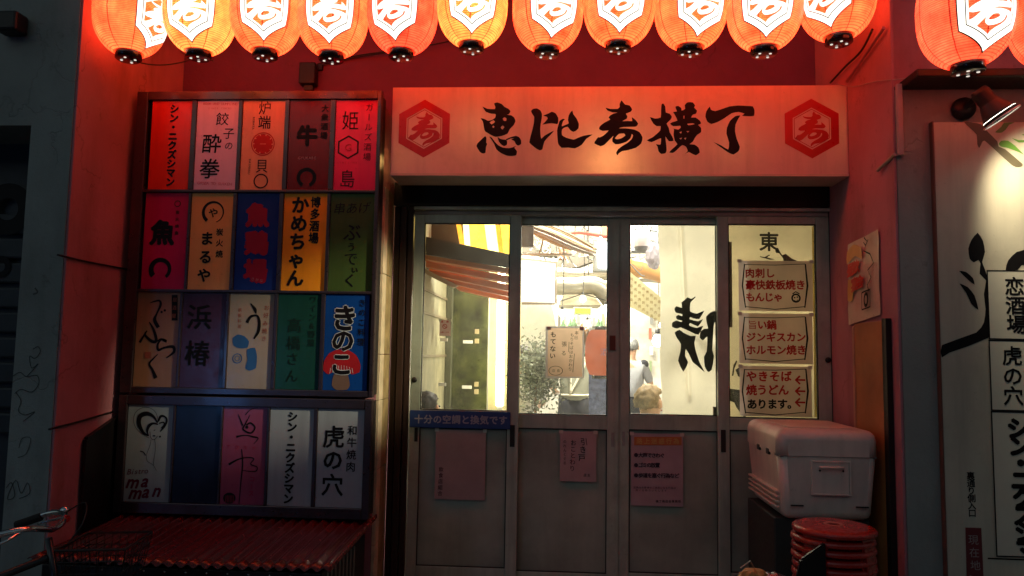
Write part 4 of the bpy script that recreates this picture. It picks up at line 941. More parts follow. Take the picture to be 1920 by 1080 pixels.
def bicycle(x, y, rz, label, tilt=0.0, k=0.82):
    t = thing('bicycle', label, 'bicycle', (x, y, .12))
    T = Matrix.Translation((x, y, .12)) @ Matrix.Rotation(rz, 4, 'Z') @ Matrix.Rotation(tilt, 4, 'X') @ Matrix.Scale(k, 4)
    def tp(p_): return T @ Vector(p_)
    Mf = M('bike_frame', (0.02, 0.02, 0.025), 0.3, 0.3, coat=.5); Mr = M('rubber', (0.012, 0.012, 0.012), 0.7)
    def tb(name, pts, r, m, par=t, seg=8): return tube(name, [tp(p_) for p_ in pts], r, m, par, seg)
    for wx in (-.53, .53):      # +x is the front
        c = Vector((wx, 0, .33)); ring = [c + Vector((.315 * math.cos(a * PI / 16), 0, .315 * math.sin(a * PI / 16))) for a in range(33)]
        wh = tb('wheel', [c + Vector((.295 * math.cos(a * PI / 16), 0, .295 * math.sin(a * PI / 16))) for a in range(33)], .007, M_chrome)
        tb('tyre', ring, .017, Mr, wh)
        bm = bmesh.new()
        for s in range(14):
            a = s * PI / 7; add_tube(bm, [tp(c + Vector((0, .02 * (-1) ** s, 0))), tp(c + Vector((.29 * math.cos(a), 0, .29 * math.sin(a))))], .0012, 4)
        bm_obj('spokes', bm, M_chrome, wh)
        fd = [c + Vector((.345 * math.cos(a), 0, .345 * math.sin(a))) for a in [PI * (.15 + .08 * k) for k in range(10)]]
        tb('mudguard', fd, .014, M_chrome)
    tb('frame', [(-.53, .04, .33), (-.12, .03, .28), (-.12, -.03, .28), (-.53, -.04, .33)], .009, Mf); tb('frame', [(-.12, 0, .28), (-.22, 0, .78)], .015, Mf)
    tb('frame', [(-.12, 0, .28), (.36, 0, .72)], .016, Mf); tb('frame', [(-.19, 0, .62), (.33, 0, .83)], .014, Mf)
    tb('fork', [(.53, 0, .33), (.46, 0, .45), (.37, 0, .70), (.32, 0, .92)], .013, Mf)
    hb = tb('handlebar', smooth_path([(.10, .29, .95), (.20, .28, .985), (.30, .20, 1.0), (.345, .08, .975), (.34, 0, .96), (.345, -.08, .975), (.30, -.20, 1.0), (.20, -.28, .985), (.10, -.29, .95)], 5), .011, M_chrome)
    for s in (1, -1):
        tb('grip', [(.16, .287 * s, .968), (.04, .295 * s, .925)], .016, Mr, hb); tb('brake_lever', smooth_path([(.29, .22 * s, .99), (.25, .30 * s, .96), (.13, .325 * s, .925)], 4), .005, M_chrome, hb)
    bl_ = lathe('bell', [(0, .022), (.014, .020), (.022, .008), (.024, 0), (0, 0)], (0, 0, 0), M_chrome, t, 20, T @ Matrix.Translation((.315, .17, 1.015)))
    tb('reflector', [(.335, .13, .985), (.35, .12, .985)], .014, M('red_reflector', (0.5, .02, .02), .2, coat=.8))
    lathe('saddle', [(0, 0), (.09, .0), (.1, .02), (.07, .05), (0, .06)], (0, 0, 0), Mr, t, 20, T @ Matrix.Translation((-.24, 0, .8)) @ Matrix.Diagonal((1.3, .75, 1, 1)))
    # wire basket in front
    bm = bmesh.new()
    for q_ in range(5):
        z = .68 + q_ * .055; a = .12 + q_ * .008; cx = .58
        add_tube(bm, [tp((cx - a, -a - .04, z)), tp((cx + a, -a - .04, z)), tp((cx + a, a + .04, z)), tp((cx - a, a + .04, z)), tp((cx - a, -a - .04, z))], .0025 if q_ < 4 else .005, 5)
    for s in range(9):
        f = -1 + s / 4
        for u_, v_ in ((-1, 0), (1, 0)): add_tube(bm, [tp((.58 + u_ * .12, .16 * f, .68)), tp((.58 + u_ * .152, .192 * f, .9))], .002, 4)
        for v_ in (1, -1): add_tube(bm, [tp((.58 + .12 * f, v_ * .16, .68)), tp((.58 + .152 * f, v_ * .192, .9))], .002, 4)
    bm_obj('basket', bm, M_dark, t)
    tube('brake_cable', smooth_path([tp((.31, .19, 1.0)), tp((.42, .14, 1.06)), tp((.46, .02, .98)), tp((.38, 0, .85))], 5), .003, M_blk, t, 5)
    return t
bxy = U(92, 990, 2.70)
bicycle(bxy[0] - .26, 2.66, math.radians(12), 'bicycle in the dark lower left corner with a chrome handlebar and bell', -.03, .775)

# ================================================================== RIGHT FRONT: cooler, crate, stools, plywood
M_cool = M('cooler_plastic', (0.74, 0.62, 0.54), 0.42, var=0.08, sc=6, bmp=0.05, grime=.3)
YC0, YC1 = 3.42, 3.98
kx0, kx1 = U(1461, 655, YC0)[0] - .012, XR - .055
kz0, kzl, kz1 = U(1535, 978, YC0)[1], U(1535, 856, YC0)[1], U(1535, 826, YC0)[1]
ck = thing('cool_box', 'large off white cool box standing behind the stack of red stools', 'cooler', ((kx0 + kx1) / 2, (YC0 + YC1) / 2, kz0))
def taper_box(name, x0, x1, y0, y1, z0, z1, ins, bev, m, par, seg=5, flat=None):
    bm = bmesh.new(); vs = add_box(bm, x0, x1, y0, y1, z0, z1)
    for v in vs:
        if abs(v.co.z - z0) < 1e-6:
            v.co.x += ins * (1 if v.co.x < (x0 + x1) / 2 else -1); v.co.y += ins * (1 if v.co.y < (y0 + y1) / 2 else -1)
    fz = {'top': z1, 'bottom': z0}.get(flat, -99)
    bmesh.ops.bevel(bm, geom=[e for e in bm.edges if not all(abs(v.co.z - fz) < 1e-6 for v in e.verts)], offset=bev, segments=seg, profile=.5, affect='EDGES', clamp_overlap=True)
    me_ = bm_obj(name, bm, m, par, False)
    for p_ in me_.data.polygons: p_.use_smooth = p_.area < .004
    return me_
taper_box('body', kx0 + .006, kx1 - .006, YC0 + .006, YC1, kz0, kzl - .003, .02, .035, M_cool, ck, 6, 'top')
taper_box('lid', kx0, kx1, YC0, YC1 + .01, kzl, kz1 + .045, 0, .045, M_cool, ck, 8, 'bottom')
box('lid_inset', kx0 + .07, kx1 - .07, YC0 + .08, YC1 - .08, kz1 + .0455, kz1 + .049, M_cool, ck, .0015)
xm = (kx0 + kx1) / 2 + .01
box('seam', kx0 + .009, kx1 - .009, YC0 + .009, YC1, kzl - .006, kzl + .002, M('cooler_seam', (0.25, .2, .18), .6), ck, .002)
bm = bmesh.new(); hz0, hz1 = kz0 + .12, kzl - .025
for a in ((xm - .085, xm - .078, hz0, hz1), (xm + .078, xm + .085, hz0, hz1), (xm - .085, xm + .085, hz0 - .006, hz0), (xm - .085, xm + .085, hz1, hz1 + .006)): add_box(bm, a[0], a[1], YC0 - .004, YC0 + .012, a[2], a[3], .001)
bm_obj('handle_frame', bm, M_cool, ck)
box('handle_plate', xm - .077, xm + .077, YC0 + .001, YC0 + .009, hz0, hz1, M_cool, ck, .001)
tube('handle', [(xm - .05, YC0 - .002, hz1 - .02), (xm - .045, YC0 - .016, hz1 - .02), (xm + .045, YC0 - .016, hz1 - .02), (xm + .05, YC0 - .002, hz1 - .02)], .006, M_cool, ck)
for s in (-1, 1):
    lathe('rivet', [(0, 0), (.005, 0), (.004, .003), (0, .004)], (0, 0, 0), M_dark, ck, 10, Matrix.Translation((xm + s * .05, YC0 - .003, hz1 - .035)) @ Matrix.Rotation(PI / 2, 4, 'X'))
    box('foot_recess', xm + s * .14 - .035, xm + s * .14 + .02, YC0 + .004, YC0 + .010, kz0 + .062, kz0 + .068, M_slot, ck)
for k in range(4):
    z = kz0 + .045 + k * .022; box('side_rib', kx0 + .0015, kx0 + .02, YC0 + .05, YC1 - .03, z, z + .009, M_cool, ck, .003)
for y in (YC0 + .14, YC0 + .3): box('hinge', kx0 - .004, kx0 + .01, y, y + .04, kzl - .014, kzl + .012, M_slot, ck, .002)
cb = box('crate', kx0 + .0, kx1 - .02, YC0 + .07, YC1 - .02, .12, kz0 - .003, M('dark_crate', (.03, .033, .03), .6, bmp=.3), None, .006)
tag(cb, 'dark crate in the shadow under the cool box', 'crate')

M_stool = M('red_stool_plastic', (0.42, 0.018, 0.012), 0.28, var=0.1, coat=.3)
SY = 3.13; sxx, szz = U(1561, 985, SY)
R_ = 70 * PXS(SY)
def stool_parts():
    seat = mesh_of(lambda bm: add_lathe(bm, [(.026, .0), (.026, .004), (.034, .007), (.06, .004), (R_ * .8, .003), (R_ * .95, 0), (R_, -.006), (R_ + .002, -.018), (R_ - .002, -.022), (R_ - .006, -.014), (.03, -.006), (.026, 0)], seg=40)); seat.materials.append(M_stool)
    ringm = mesh_of(lambda bm: add_lathe(bm, [(.026, .0055), (.030, .0085), (.036, .0085), (.040, .0045)], seg=32)); ringm.materials.append(M('worn_rim', (.55, .22, .18), .4))
    legs = []
    for k in range(4):
        a = PI / 4 + k * PI / 2
        def lg(bm, a=a):
            u = Vector((math.cos(a), math.sin(a), 0)); vv_ = Vector((-u.y, u.x, 0))
            r = [[u * rr + vv_ * (s * wd) + Vector((0, 0, z)) + u * e for s, e in ((-1, 0), (1, 0), (1, .004), (-1, .004))] for rr, z, wd in ((R_ * .86, -.012, .05), (R_ * .93, -.10, .035), (R_ * 1.0, -.42, .022))]
            q = [[bm.verts.new(p_) for p_ in l] for l in r]
            for A, B in zip(q, q[1:]):
                for k2 in range(4): bm.faces.new((A[k2], A[(k2 + 1) % 4], B[(k2 + 1) % 4], B[k2]))
        me = mesh_of(lg); me.materials.append(M_stool); legs.append(me)
    return seat, ringm, legs
sseat, srim, slegs = stool_parts()
names = ['topmost', 'second', 'third', 'fourth', 'fifth', 'sixth', 'seventh', 'eighth']
n_st = 8; dzs = .0345; ztop_s = szz
for k in range(n_st):
    z = ztop_s - k * dzs
    r = thing('plastic_stool', 'topmost round red stool of the stack, with a hole in its seat' if k == 0 else '%s round red stool from the top of the stack by the cool box' % names[k], 'stool', (sxx + random.uniform(-.004, .004), SY + random.uniform(-.004, .004), z), 'stacked red stools')
    ra = random.uniform(-.1, .1)
    sub('seat', sseat, r, (0, 0, 0), ra); sub('seat_rim', srim, r, (0, 0, 0), ra)
    for me in slegs: sub('leg', me, r, (0, 0, 0), ra)
# plywood on the right cheek
pw = thing('plywood_board', 'orange brown plywood board leaning on the right cheek behind the cool box', 'board', (XR - .03, 3.6, .12))
ya, yb_ = qr(1655, 650)[1], qr(1603, 650)[1]
M_ply = M('plywood', (0.40, 0.16, 0.05), 0.45, var=.3, sc=4, bmp=.1, coat=.15)
box('plywood_sheet', XR - .032, XR - .014, ya, yb_, .12, qr(1630, 604)[2], M_ply, pw, .002)
box('edge_strip', XR - .036, XR - .014, yb_ + .001, yb_ + .02, .12, qr(1600, 612)[2], M('edge_pine', (.5, .3, .2), .5), pw, .002)
box('black_edge', XR - .038, XR - .013, ya - .055, ya - .03, .12, qr(1660, 597)[2], M_blk, pw, .002); box('black_edge', XR - .034, XR - .013, ya - .026, ya - .002, .12, qr(1655, 597)[2], M_dark, pw, .002)
# poster on the right cheek (drawn on its own little frame)
pA = Vector(qr(1591, 459, XR - .016)); pB = Vector(qr(1649, 430, XR - .016)); pC = Vector(qr(1593, 610, XR - .016)); pD = Vector(qr(1652, 590, XR - .016))
o_ = pC; rr_ = Vector((0, pD.y - pC.y, 0)); uu_ = Vector((0, 0, (pA.z - pC.z)))
ps = thing('cheek_poster', 'wrinkled poster with orange and red printing taped on the right cheek', 'poster', tuple(o_))
bm = bmesh.new(); nn = 14; gr = []
for j in range(nn + 1):
    row = []
    for i in range(nn + 1):
        u, v = i / nn, j / nn; p_ = (pC.lerp(pD, u)).lerp(pA.lerp(pB, u), v); p_.x -= .004 + .003 * math.sin(7 * u + 4 * v) * math.cos(5 * v - 3 * u) + .002 * random.random(); row.append(bm.verts.new(p_))
    gr.append(row)
for j in range(nn):
    for i in range(nn): bm.faces.new((gr[j][i], gr[j][i + 1], gr[j + 1][i + 1], gr[j + 1][i])).smooth = True
bm_obj('sheet', bm, M('poster_paper', (.62, .47, .40), .3, coat=.4), ps, True)
def pf(name, mat, draw, off):
    F = Flat(frame=(pC - Vector((off, 0, 0)), (pD - pC), (pA - pC))); draw(F); F.build(name, mat, ps)
def d1_(F): F.poly([[(.02, .75), (.3, .8), (.52, .72), (.5, .86), (.25, .95), (.03, .9)]], 0, 2); F.poly([[(.03, .3), (.2, .28), (.25, .5), (.05, .55)]], 0, 2)
pf('orange_print', M('poster_orange', (.66, .42, .10), .4), d1_, .012)
def d2_(F):
    for a, b, ch in ((.15, .66, '昼'), (.34, .66, '飲'), (.28, .46, '宴'), (.46, .46, '会')): F.glyph(ch, a, b, .24, .17, .05)
pf('lettering', M('poster_red', (.60, .03, .02), .4), d2_, .0135)
def d3_(F):
    F.line([(.62, .95), (.72, .88), (.6, .8), (.8, .72), (.9, .6), (.72, .55), (.82, .45), (.7, .38), (.75, .3)], .02)
    F.line([(.6, .9), (.66, .85), (.75, .9)], .015)
    F.line([(.52, .32), (.78, .32), (.78, .12), (.52, .12), (.52, .32)], .02); F.ring(.65, .22, .05, .09, n=14, sx=.8)
pf('drawing', M_ink, d3_, .0145)
# clutter on the ground before the crate
def litter(name, label, cat, c, r, m, sq=(1, 1, 1)):
    bm = bmesh.new(); bmesh.ops.create_icosphere(bm, subdivisions=3, radius=r)
    for v in bm.verts: v.co *= 1 + random.uniform(-.12, .12); v.co.x *= sq[0]; v.co.y *= sq[1]; v.co.z *= sq[2]
    bmesh.ops.transform(bm, matrix=Matrix.Translation(c), verts=bm.verts[:]); return tag(bm_obj(name, bm, m), label, cat)
bn = thing('wire_bin', 'dark wire bin in front of the right door, heaped with crumpled paper', 'bin', (.82, 3.15, .12))
bx_, bz_ = U(1425, 1085, 3.15)
bm = bmesh.new()
for k in range(7): z = .14 + k * (bz_ - .02 - .14) / 6; add_tube(bm, [(bx_ + .12 * math.cos(a * PI / 10), 3.15 + .12 * math.sin(a * PI / 10), z) for a in range(21)], .003, 5)
for k in range(20): a = k * PI / 10; add_tube(bm, [(bx_ + .12 * math.cos(a), 3.15 + .12 * math.sin(a), .13), (bx_ + .12 * math.cos(a), 3.15 + .12 * math.sin(a), bz_ - .02)], .002, 4)
bm_obj('basket', bm, M_dark, bn); WPx = None
tube('handle', [Vector(q3(1388, 1066, 3.1)), Vector(q3(1407, 1052, 3.12)), Vector(q3(1416, 1068, 3.14))], .003, M_alud, bn, 6)
litter('crumpled_bag', 'ochre crumpled paper bag at the bottom edge near the stools', 'paper bag', q3(1414, 1088, 3.12), .055, M('ochre_paper', (.45, .26, .08), .7), (1.2, 1, .8))
litter('foil_ball', 'crumpled silver foil beside the ochre paper bag', 'foil', q3(1452, 1090, 3.12), .05, M('foil', (.6, .62, .65), .25, .9), (1.2, 1, .7))
bm = bmesh.new()
kx, kz = U(1530, 1040, 2.98)
lt = [U(1546, 1016, 2.98), U(1500, 1048, 2.98), U(1490, 1090, 2.98), U(1548, 1100, 2.98)]
F = Flat(2.98); F.v = []
vsA = [bm.verts.new((a, 2.965, b)) for a, b in lt]; vsB = [bm.verts.new((a, 2.99, b)) for a, b in lt]
bm.faces.new(vsA); bm.faces.new(vsB[::-1])
for i in range(4): bm.faces.new((vsA[i], vsB[i], vsB[(i + 1) % 4], vsA[(i + 1) % 4]))
bmesh.ops.recalc_face_normals(bm, faces=bm.faces); bmesh.ops.bevel(bm, geom=bm.edges[:], offset=.006, segments=2, affect='EDGES')
sbg = bm_obj('folded_umbrella', bm, M_blk); tag(sbg, 'black cloth bag hanging against the front of the stool stack', 'bag'); sbg.name = 'cloth_bag'

# ================================================================== MURAL BOARD, SPOTLIGHT
YM = YF - .03
mx0 = U(1752, 655, YM)[0] ; mzt = U(1840, 229, YM)[1]
mb = thing('mural_board', 'cream mural board painted with bamboo and framed name columns on the right wall', 'mural', (2.3, YM, .5))
M_mur = M('mural_paint', (.52, .49, .39), .5, var=.12, sc=2.5, bmp=.08, grime=.3)
mx0 = U(1764, 655, YM)[0]
box('board', mx0, 6, YM, YM + .028, .3, mzt, M_mur, mb, .003)
box('edge_trim', mx0 - .006, mx0 - .0005, YM - .001, YM + .027, .3, mzt + .004, M('brown_trim', (.16, .07, .05), .6), mb)
YMt = YM - .0012
F = Flat(YMt); O = (1560, 130); 
F.pix([[(985, 390), (1060, 400), (1115, 410), (1160, 460), (1240, 540), (1250, 580), (1300, 600), (1430, 710), (1420, 730), (1390, 735), (1350, 720), (1240, 620), (1145, 535), (1125, 550), (1105, 590), (1090, 560), (1085, 490), (1035, 440)]], O, 4, 0, 2)
F.build('bamboo_stem', M('umber_paint', (.10, .085, .05), .5), mb)
F = Flat(YMt - .0004)
F.pix([[(1222, 472), (1270, 430), (1290, 400), (1370, 398), (1330, 415), (1300, 455), (1270, 475)]], O, 4, 0, 2)
F.pix([[(1250, 560), (1270, 535), (1320, 535), (1370, 570), (1440, 640), (1400, 620), (1320, 590), (1270, 580)]], O, 4, 0, 2)
F.pix([[(1348, 515), (1400, 530), (1460, 530), (1460, 545), (1400, 548)]], O, 4, 0, 2); F.pix([[(1420, 490), (1460, 485), (1460, 500)]], O, 4, 0, 2)
F.build('green_leaves', M('leaf_paint', (.10, .24, .035), .5), mb)
F = Flat(YMt); O = (1560, 400); q_ = 3.178
F.pix([[(868, 115), (900, 165), (912, 230), (895, 290), (910, 330), (925, 380), (935, 470), (930, 600), (935, 740), (700, 830), (655, 858), (655, 785), (860, 710), (905, 650), (915, 570), (905, 480), (918, 400), (880, 360), (885, 300), (872, 278), (845, 292), (820, 270), (812, 210), (830, 160)]], O, q_, 0, 2)
F.pix([[(758, 343), (800, 350), (840, 385), (850, 425), (815, 400)]], O, q_, 0, 2); F.pix([[(760, 418), (810, 440), (850, 490), (873, 575), (830, 540), (800, 475)]], O, q_, 0, 2)
F.pix([[(1035, 338), (1050, 280), (1100, 230), (1180, 215), (1260, 260), (1200, 300), (1130, 310), (1105, 338)]], O, q_, 0, 2)
F.build('dark_branch', M_ink, mb)
M_pane = M('name_column_paper', (.60, .58, .48), .5, var=.05)
def namebox(px0, py0, px1, py1, off):
    Y = YM - off; x0, x1, z0, z1 = rect(px0, py0, px1, py1, Y)
    p_ = box('name_column', x0, x1, Y, YM - .002, z0, z1, M_pane, mb)
    F = Flat(Y - .001); w_ = .005
    F.line([(x0, z0), (x0, z1)], w_); F.line([(x0 - w_ / 2, z1), (x1, z1)], w_); F.line([(x0 - w_ / 2, z0), (x1, z0)], w_); F.line([(x1, z0), (x1, z1)], w_)
    F.build('border', M_ink, p_); return p_
p1 = namebox(1853, 508, 1960, 636, .005); p2 = namebox(1857, 639, 1962, 770, .005); p3 = namebox(1864, 773, 1966, 1044, .005)
for o_n, tx, a, b, s_, bo, p_ in (('lettering', '恋酒場', (1902, 537), (1906, 608), 35, .025, p1), ('lettering', '虎の穴', (1898, 667), (1900, 742), 36, .02, p2), ('lettering', 'シン・ニクズシマ', (1909, 803), (1926, 1030), 40, .06, p3)):
    F = Flat(YM - .0062); F.vtext(tx, a, b, s_, bo); F.build(o_n, M_ink, p_)
F = Flat(YMt); F.vtext('裏通り側入口', (1820, 892), (1823, 962), 14.5, .02); F.pline([(1852, 1047), (1930, 1050)], 2.5); F.build('lettering', M_ink, mb)
F = Flat(YMt); F.pix([[(1810, 989), (1840, 990), (1845, 1100), (1813, 1100)]]); F.build('location_plaque', M('maroon_paint', (.14, .02, .025), .5), mb)
F = Flat(YMt - .0006); F.vtext('現在地', (1825, 1012), (1829, 1060), 18, .0); F.pix([[(1818, 1078), (1838, 1088), (1818, 1098)]]); F.build('plaque_lettering', M('grey_paint', (.33, .28, .27), .5), mb)

sp = thing('spotlight', 'black wall spotlight with a flared shade lighting the bamboo mural', 'spotlight', q3(1812, 200, YF))
x, z = U(1810, 202, YF - .03)
lathe('mount', [(0, 0), (.046, 0), (.05, .012), (.046, .03), (0, .032)], (0, 0, 0), M_dark, sp, 28, Matrix.Translation((x, YF - .001, z)) @ Matrix.Rotation(PI / 2, 4, 'X'))
YSp = 3.00
A_ = Vector(q3(1836, 172, YSp + .03)); B_ = Vector(q3(1888, 222, YSp - .008)); ax = (Vector((B_.x, B_.y + .02, B_.z)) - A_).normalized()
tube('arm', smooth_path([(x, YF - .03, z), (x + .01, YF - .10, z + .02), tuple(A_ + ax * .03)], 5), .012, M_dark, sp)
Rm = ax.to_track_quat('Z', 'Y').to_matrix().to_4x4()
Tm = Matrix.Translation(A_) @ Rm
lathe('lamp_body', [(0, -.01), (.03, -.008), (.036, .01), (.036, .055), (.04, .062)], (0, 0, 0), M_dark, sp, 28, Tm)
M_shd = M('shade_paint', (.022, .016, .018), .4)
lathe('shade', [(.04, .06), (.046, .075), (.058, .105), (.072, .135), (.070, .135), (.056, .105), (.044, .075), (.038, .062)], (0, 0, 0), M_shd, sp, 32, Tm)
lathe('lamp_glass', [(0, .118), (.064, .118), (.066, .12), (0, .1205)], (0, 0, 0), EM('spot_glass', (1, .92, .75), 6), sp, 28, Tm)
lathe('rim', [(.070, .133), (.0745, .133), (.0745, .139), (.070, .139), (.070, .133)], (0, 0, 0), M('rim_white', (.8, .78, .74), .4), sp, 32, Tm)
l = bpy.data.lights.new('spot_lamp', 'SPOT'); l.energy = 27; l.color = (1.0, .86, .58); l.spot_size = math.radians(112); l.spot_blend = .7; l.shadow_soft_size = .03
o = bpy.data.objects.new('spot_lamp', l); COL.objects.link(o)
src = A_ + ax * .15; aim = Vector((2.25, YM, 1.9)) - src
aim = Vector((ax.x * 2.0, ax.y + .4, ax.z)); o.parent = sp; o.location = src - WP[sp.name]; o.rotation_euler = aim.to_track_quat('-Z', 'Y').to_euler()

# assumed neighbour spotlight, added out of view further right to light the tiled jamb
s2 = thing('spotlight', 'assumed second black wall spotlight, added out of view further right, turned back to light the tiled jamb', 'spotlight', (2.45, YF, 2.7))
lathe('mount', [(0, 0), (.046, 0), (.05, .012), (.046, .03), (0, .032)], (0, 0, 0), M_dark, s2, 28, Matrix.Translation((2.45, YF - .001, 2.75)) @ Matrix.Rotation(PI / 2, 4, 'X'))
A_added = Vector((2.40, 2.55, 2.78)); ax_added = (Vector((-.95, 3.88, 1.62)) - A_added).normalized(); T_added = Matrix.Translation(A_added) @ ax_added.to_track_quat('Z', 'Y').to_matrix().to_4x4()
tube('arm', smooth_path([(2.45, YF - .03, 2.75), (2.46, 2.9, 2.86), tuple(A_added + ax_added * .02)], 5), .012, M_dark, s2)
lathe('lamp_body', [(0, -.01), (.03, -.008), (.036, .01), (.036, .055), (.04, .062)], (0, 0, 0), M_dark, s2, 28, T_added)
lathe('shade', [(.04, .06), (.046, .075), (.058, .105), (.072, .135), (.070, .135), (.056, .105), (.044, .075), (.038, .062)], (0, 0, 0), M_shd, s2, 32, T_added)
lathe('lamp_glass', [(0, .118), (.064, .118), (.066, .12), (0, .1205)], (0, 0, 0), MC['spot_glass'], s2, 28, T_added)
l = bpy.data.lights.new('spot_lamp', 'SPOT'); l.energy = 640; l.color = (1.0, .86, .55); l.spot_size = math.radians(18); l.spot_blend = .8; l.shadow_soft_size = .03  # added narrow beam from the unseen lamp onto the tiled jamb
o = bpy.data.objects.new('spot_lamp', l); COL.objects.link(o); o.parent = s2; o.location = A_added + ax_added * .15 - WP[s2.name]; o.rotation_euler = ax_added.to_track_quat('-Z', 'Y').to_euler()

# ================================================================== INTERIOR
M_iw = M('cream_wall', (.30, .27, .17), .7, var=.2, bmp=.1, grime=.4); M_iwh = M('white_wall', (.60, .56, .48), .7, var=.45, sc=2.2)
M_green = M('green_board', (.060, .066, .020), .3, var=.8, sc=9, bmp=.3, coat=.2, grime=.6)
M_ceil = M('dingy_ceiling', (.33, .32, .30), .8, var=.4, sc=4)
bm = bmesh.new()
add_box(bm, -2.4, 3.5, 9.4, 9.5, .2, 4.0); add_box(bm, 3.4, 3.5, 4.5, 9.4, .2, 4.0)
tag(bm_obj('room_wall', bm, M_iwh), 'bright far walls of the restaurant hall seen through the doors', 'wall')
tag(box('room_ceiling', -2.4, 3.5, 4.35, 9.5, 3.45, 3.55, M_ceil), kind='structure')
# left partition: cream wall, green board, glowing column
lx = -.86
pt = thing('side_partition', 'cream panelled partition inside the leftmost door', 'partition', (lx, 5.0, .2))
box('panel', lx - .06, lx, 4.52, 5.75, .2, 3.4, M_iw, pt)
for z in (1.78, 1.93, 1.50): box('batten', lx + .0005, lx + .012, 4.53, 5.74, z, z + .018, M('batten_brown', (.20, .15, .09), .6), pt, .002)
gb = thing('green_board_wall', 'dark green mottled board wall behind the leftmost door', 'board wall', (-.75, 5.8, .2))
xg0, xg1 = U(846, 655, 5.8)[0], U(914, 655, 5.8)[0]
box('board', lx, xg1, 5.8, 5.85, .2, 3.3, M_green, gb)
box('corner_post', lx + .003, U(846, 655, 5.72)[0], 5.72, 5.798, .2, 3.3, M('olive_post', (.10, .10, .06), .5), gb, .004)
for (px, py) in ((868, 638), (866, 723)): ubox('bracket', px, py, px + 18, py + 6, 5.78, .018, M_white, gb, .002)
for (px, py) in ((890, 617), (890, 635), (889, 716), (889, 730)): ubox('switch_plate', px, py, px + 8, py + 9, 5.785, .012, M('switch_tan', (.45, .36, .2), .5), gb, .002)
for (px, py) in ((825, 634), (822, 718)): ubox('bracket', px, py, px + 14, py + 6, 5.3, .02, M_white, gb, .002)
t = sheet('smoking_notice', 'small pink no smoking notice on the partition behind the leftmost door', 'notice', 824, 600, 845, 630, 5.2, M('notice_pink', (.75, .5, .5), .6))
F = Flat(5.199); F.pring(834, 612, 3.4, 4.6); F.pline([(831, 609), (837, 615)], 1.2); F.vtext('禁煙', (829, 603), (839, 603), 4.5, .03); F.vtext('お願いします', (827, 623), (841, 623), 3, .02); F.build('lettering', M_redink, t)
cw = box('column', xg1 + .002, U(975, 655, 5.9)[0], 5.9, 6.0, .2, 3.4, M('yellow_column', (.78, .68, .36), .6, var=.12)); tag(cw, 'pale yellow wall strip beside the vertical tube light', 'wall')
tl = thing('tube_light', 'vertical white tube light glowing inside the leftmost door', 'light', q3(938, 770, 5.6))
a, b = Vector(q3(933, 760, 5.6)), Vector(q3(940, 500, 5.6)); a.x = b.x = (a.x + b.x) / 2 + .01
tube('tube', [a, b], .03, EM('tube_glow', (1, .93, .62), 26), tl, 14)
for e in (a, b): box('end_cap', e.x - .02, e.x + .02, 5.6 - .02, 5.64, e.z - .03 if e is a else e.z, e.z if e is a else e.z + .03, M_white, tl, .003)
# sloping orange slats
M_slat = M('orange_slat', (.62, .16, .015), .5, var=.15, sc=5)
sla = thing('slatted_canopy', 'canopy of sloping orange wooden slats behind the leftmost door glass', 'canopy', q3(880, 520, 5.0))
def quad_prism(name, pts, Y, d, m, par, bev=0):
    bm = bmesh.new(); A = [bm.verts.new((*[U(px, py, Y)[0]], Y, U(px, py, Y)[1])) for px, py in pts]; B = [bm.verts.new((v.co.x, Y + d, v.co.z)) for v in A]
    n = len(pts); bm.faces.new(A); bm.faces.new(B[::-1])
    for i in range(n): bm.faces.new((A[i], B[i], B[(i + 1) % n], A[(i + 1) % n]))
    bmesh.ops.recalc_face_normals(bm, faces=bm.faces); return bm_obj(name, bm, m, par)
quad_prism('fascia', [(780, 440), (780, 474), (962, 503), (962, 478)], 4.62, .03, M('dark_fascia', (.05, .018, .008), .5), sla)
for k, (l, r) in enumerate((((780, 475), (962, 504)), ((782, 486), (962, 519)), ((800, 502), (962, 535)), ((826, 516), (962, 546)), ((848, 530), (962, 555)))):
    h = 13 if k else 10
    quad_prism('slat', [(l[0], l[1]), (l[0] + 10, l[1] + h), (r[0], r[1] + h - 1), (r[0], r[1])], 4.66 + k * .13, .12, M_slat, sla)
quad_prism('trim_board', [(780, 490), (802, 506), (826, 519), (860, 536), (850, 540), (818, 524), (796, 512), (780, 500)], 4.64, .015, M('pale_trim', (.68, .45, .24), .5), sla)
lb = thing('glowing_sign', 'blazing yellow corrugated light sign above the orange slats', 'light sign', q3(912, 470, 4.9))
M_glow = EM('yellow_glow', (1.0, .62, .05), 4.5, .35, 25); M_glow2 = EM('amber_glow', (1.0, .42, .03), 2.6, .3, 18)
for k in range(7):
    x_ = (862, 871, 882, 903, 915, 936, 945)[k]; w_k = (8.6, 10.5, 20.5, 11.5, 20.5, 8.5, 20)[k]; tl_ = (-14, -6, -5, -8, -12, -14, -12)[k]
    quad_prism('glowing_strip', [(x_ + tl_, 380), (x_ + w_k + tl_, 380), (x_ + w_k, 458 + (x_ + w_k - 862) * .26), (x_, 458 + (x_ - 862) * .26)], 4.9 + .01 * (k % 2), .03, EM('pale_glow', (1.0, .86, .30), 5.0, .15, 30) if k in (1, 4) else M_glow2 if k in (0, 5) else M_glow, lb)
box('backing', U(790, 430, 4.97)[0], U(862, 430, 4.97)[0] + .5, 4.97, 5.0, U(862, 462, 4.97)[1], 3.2, M('amber_board', (.07, .035, .01), .5), lb)

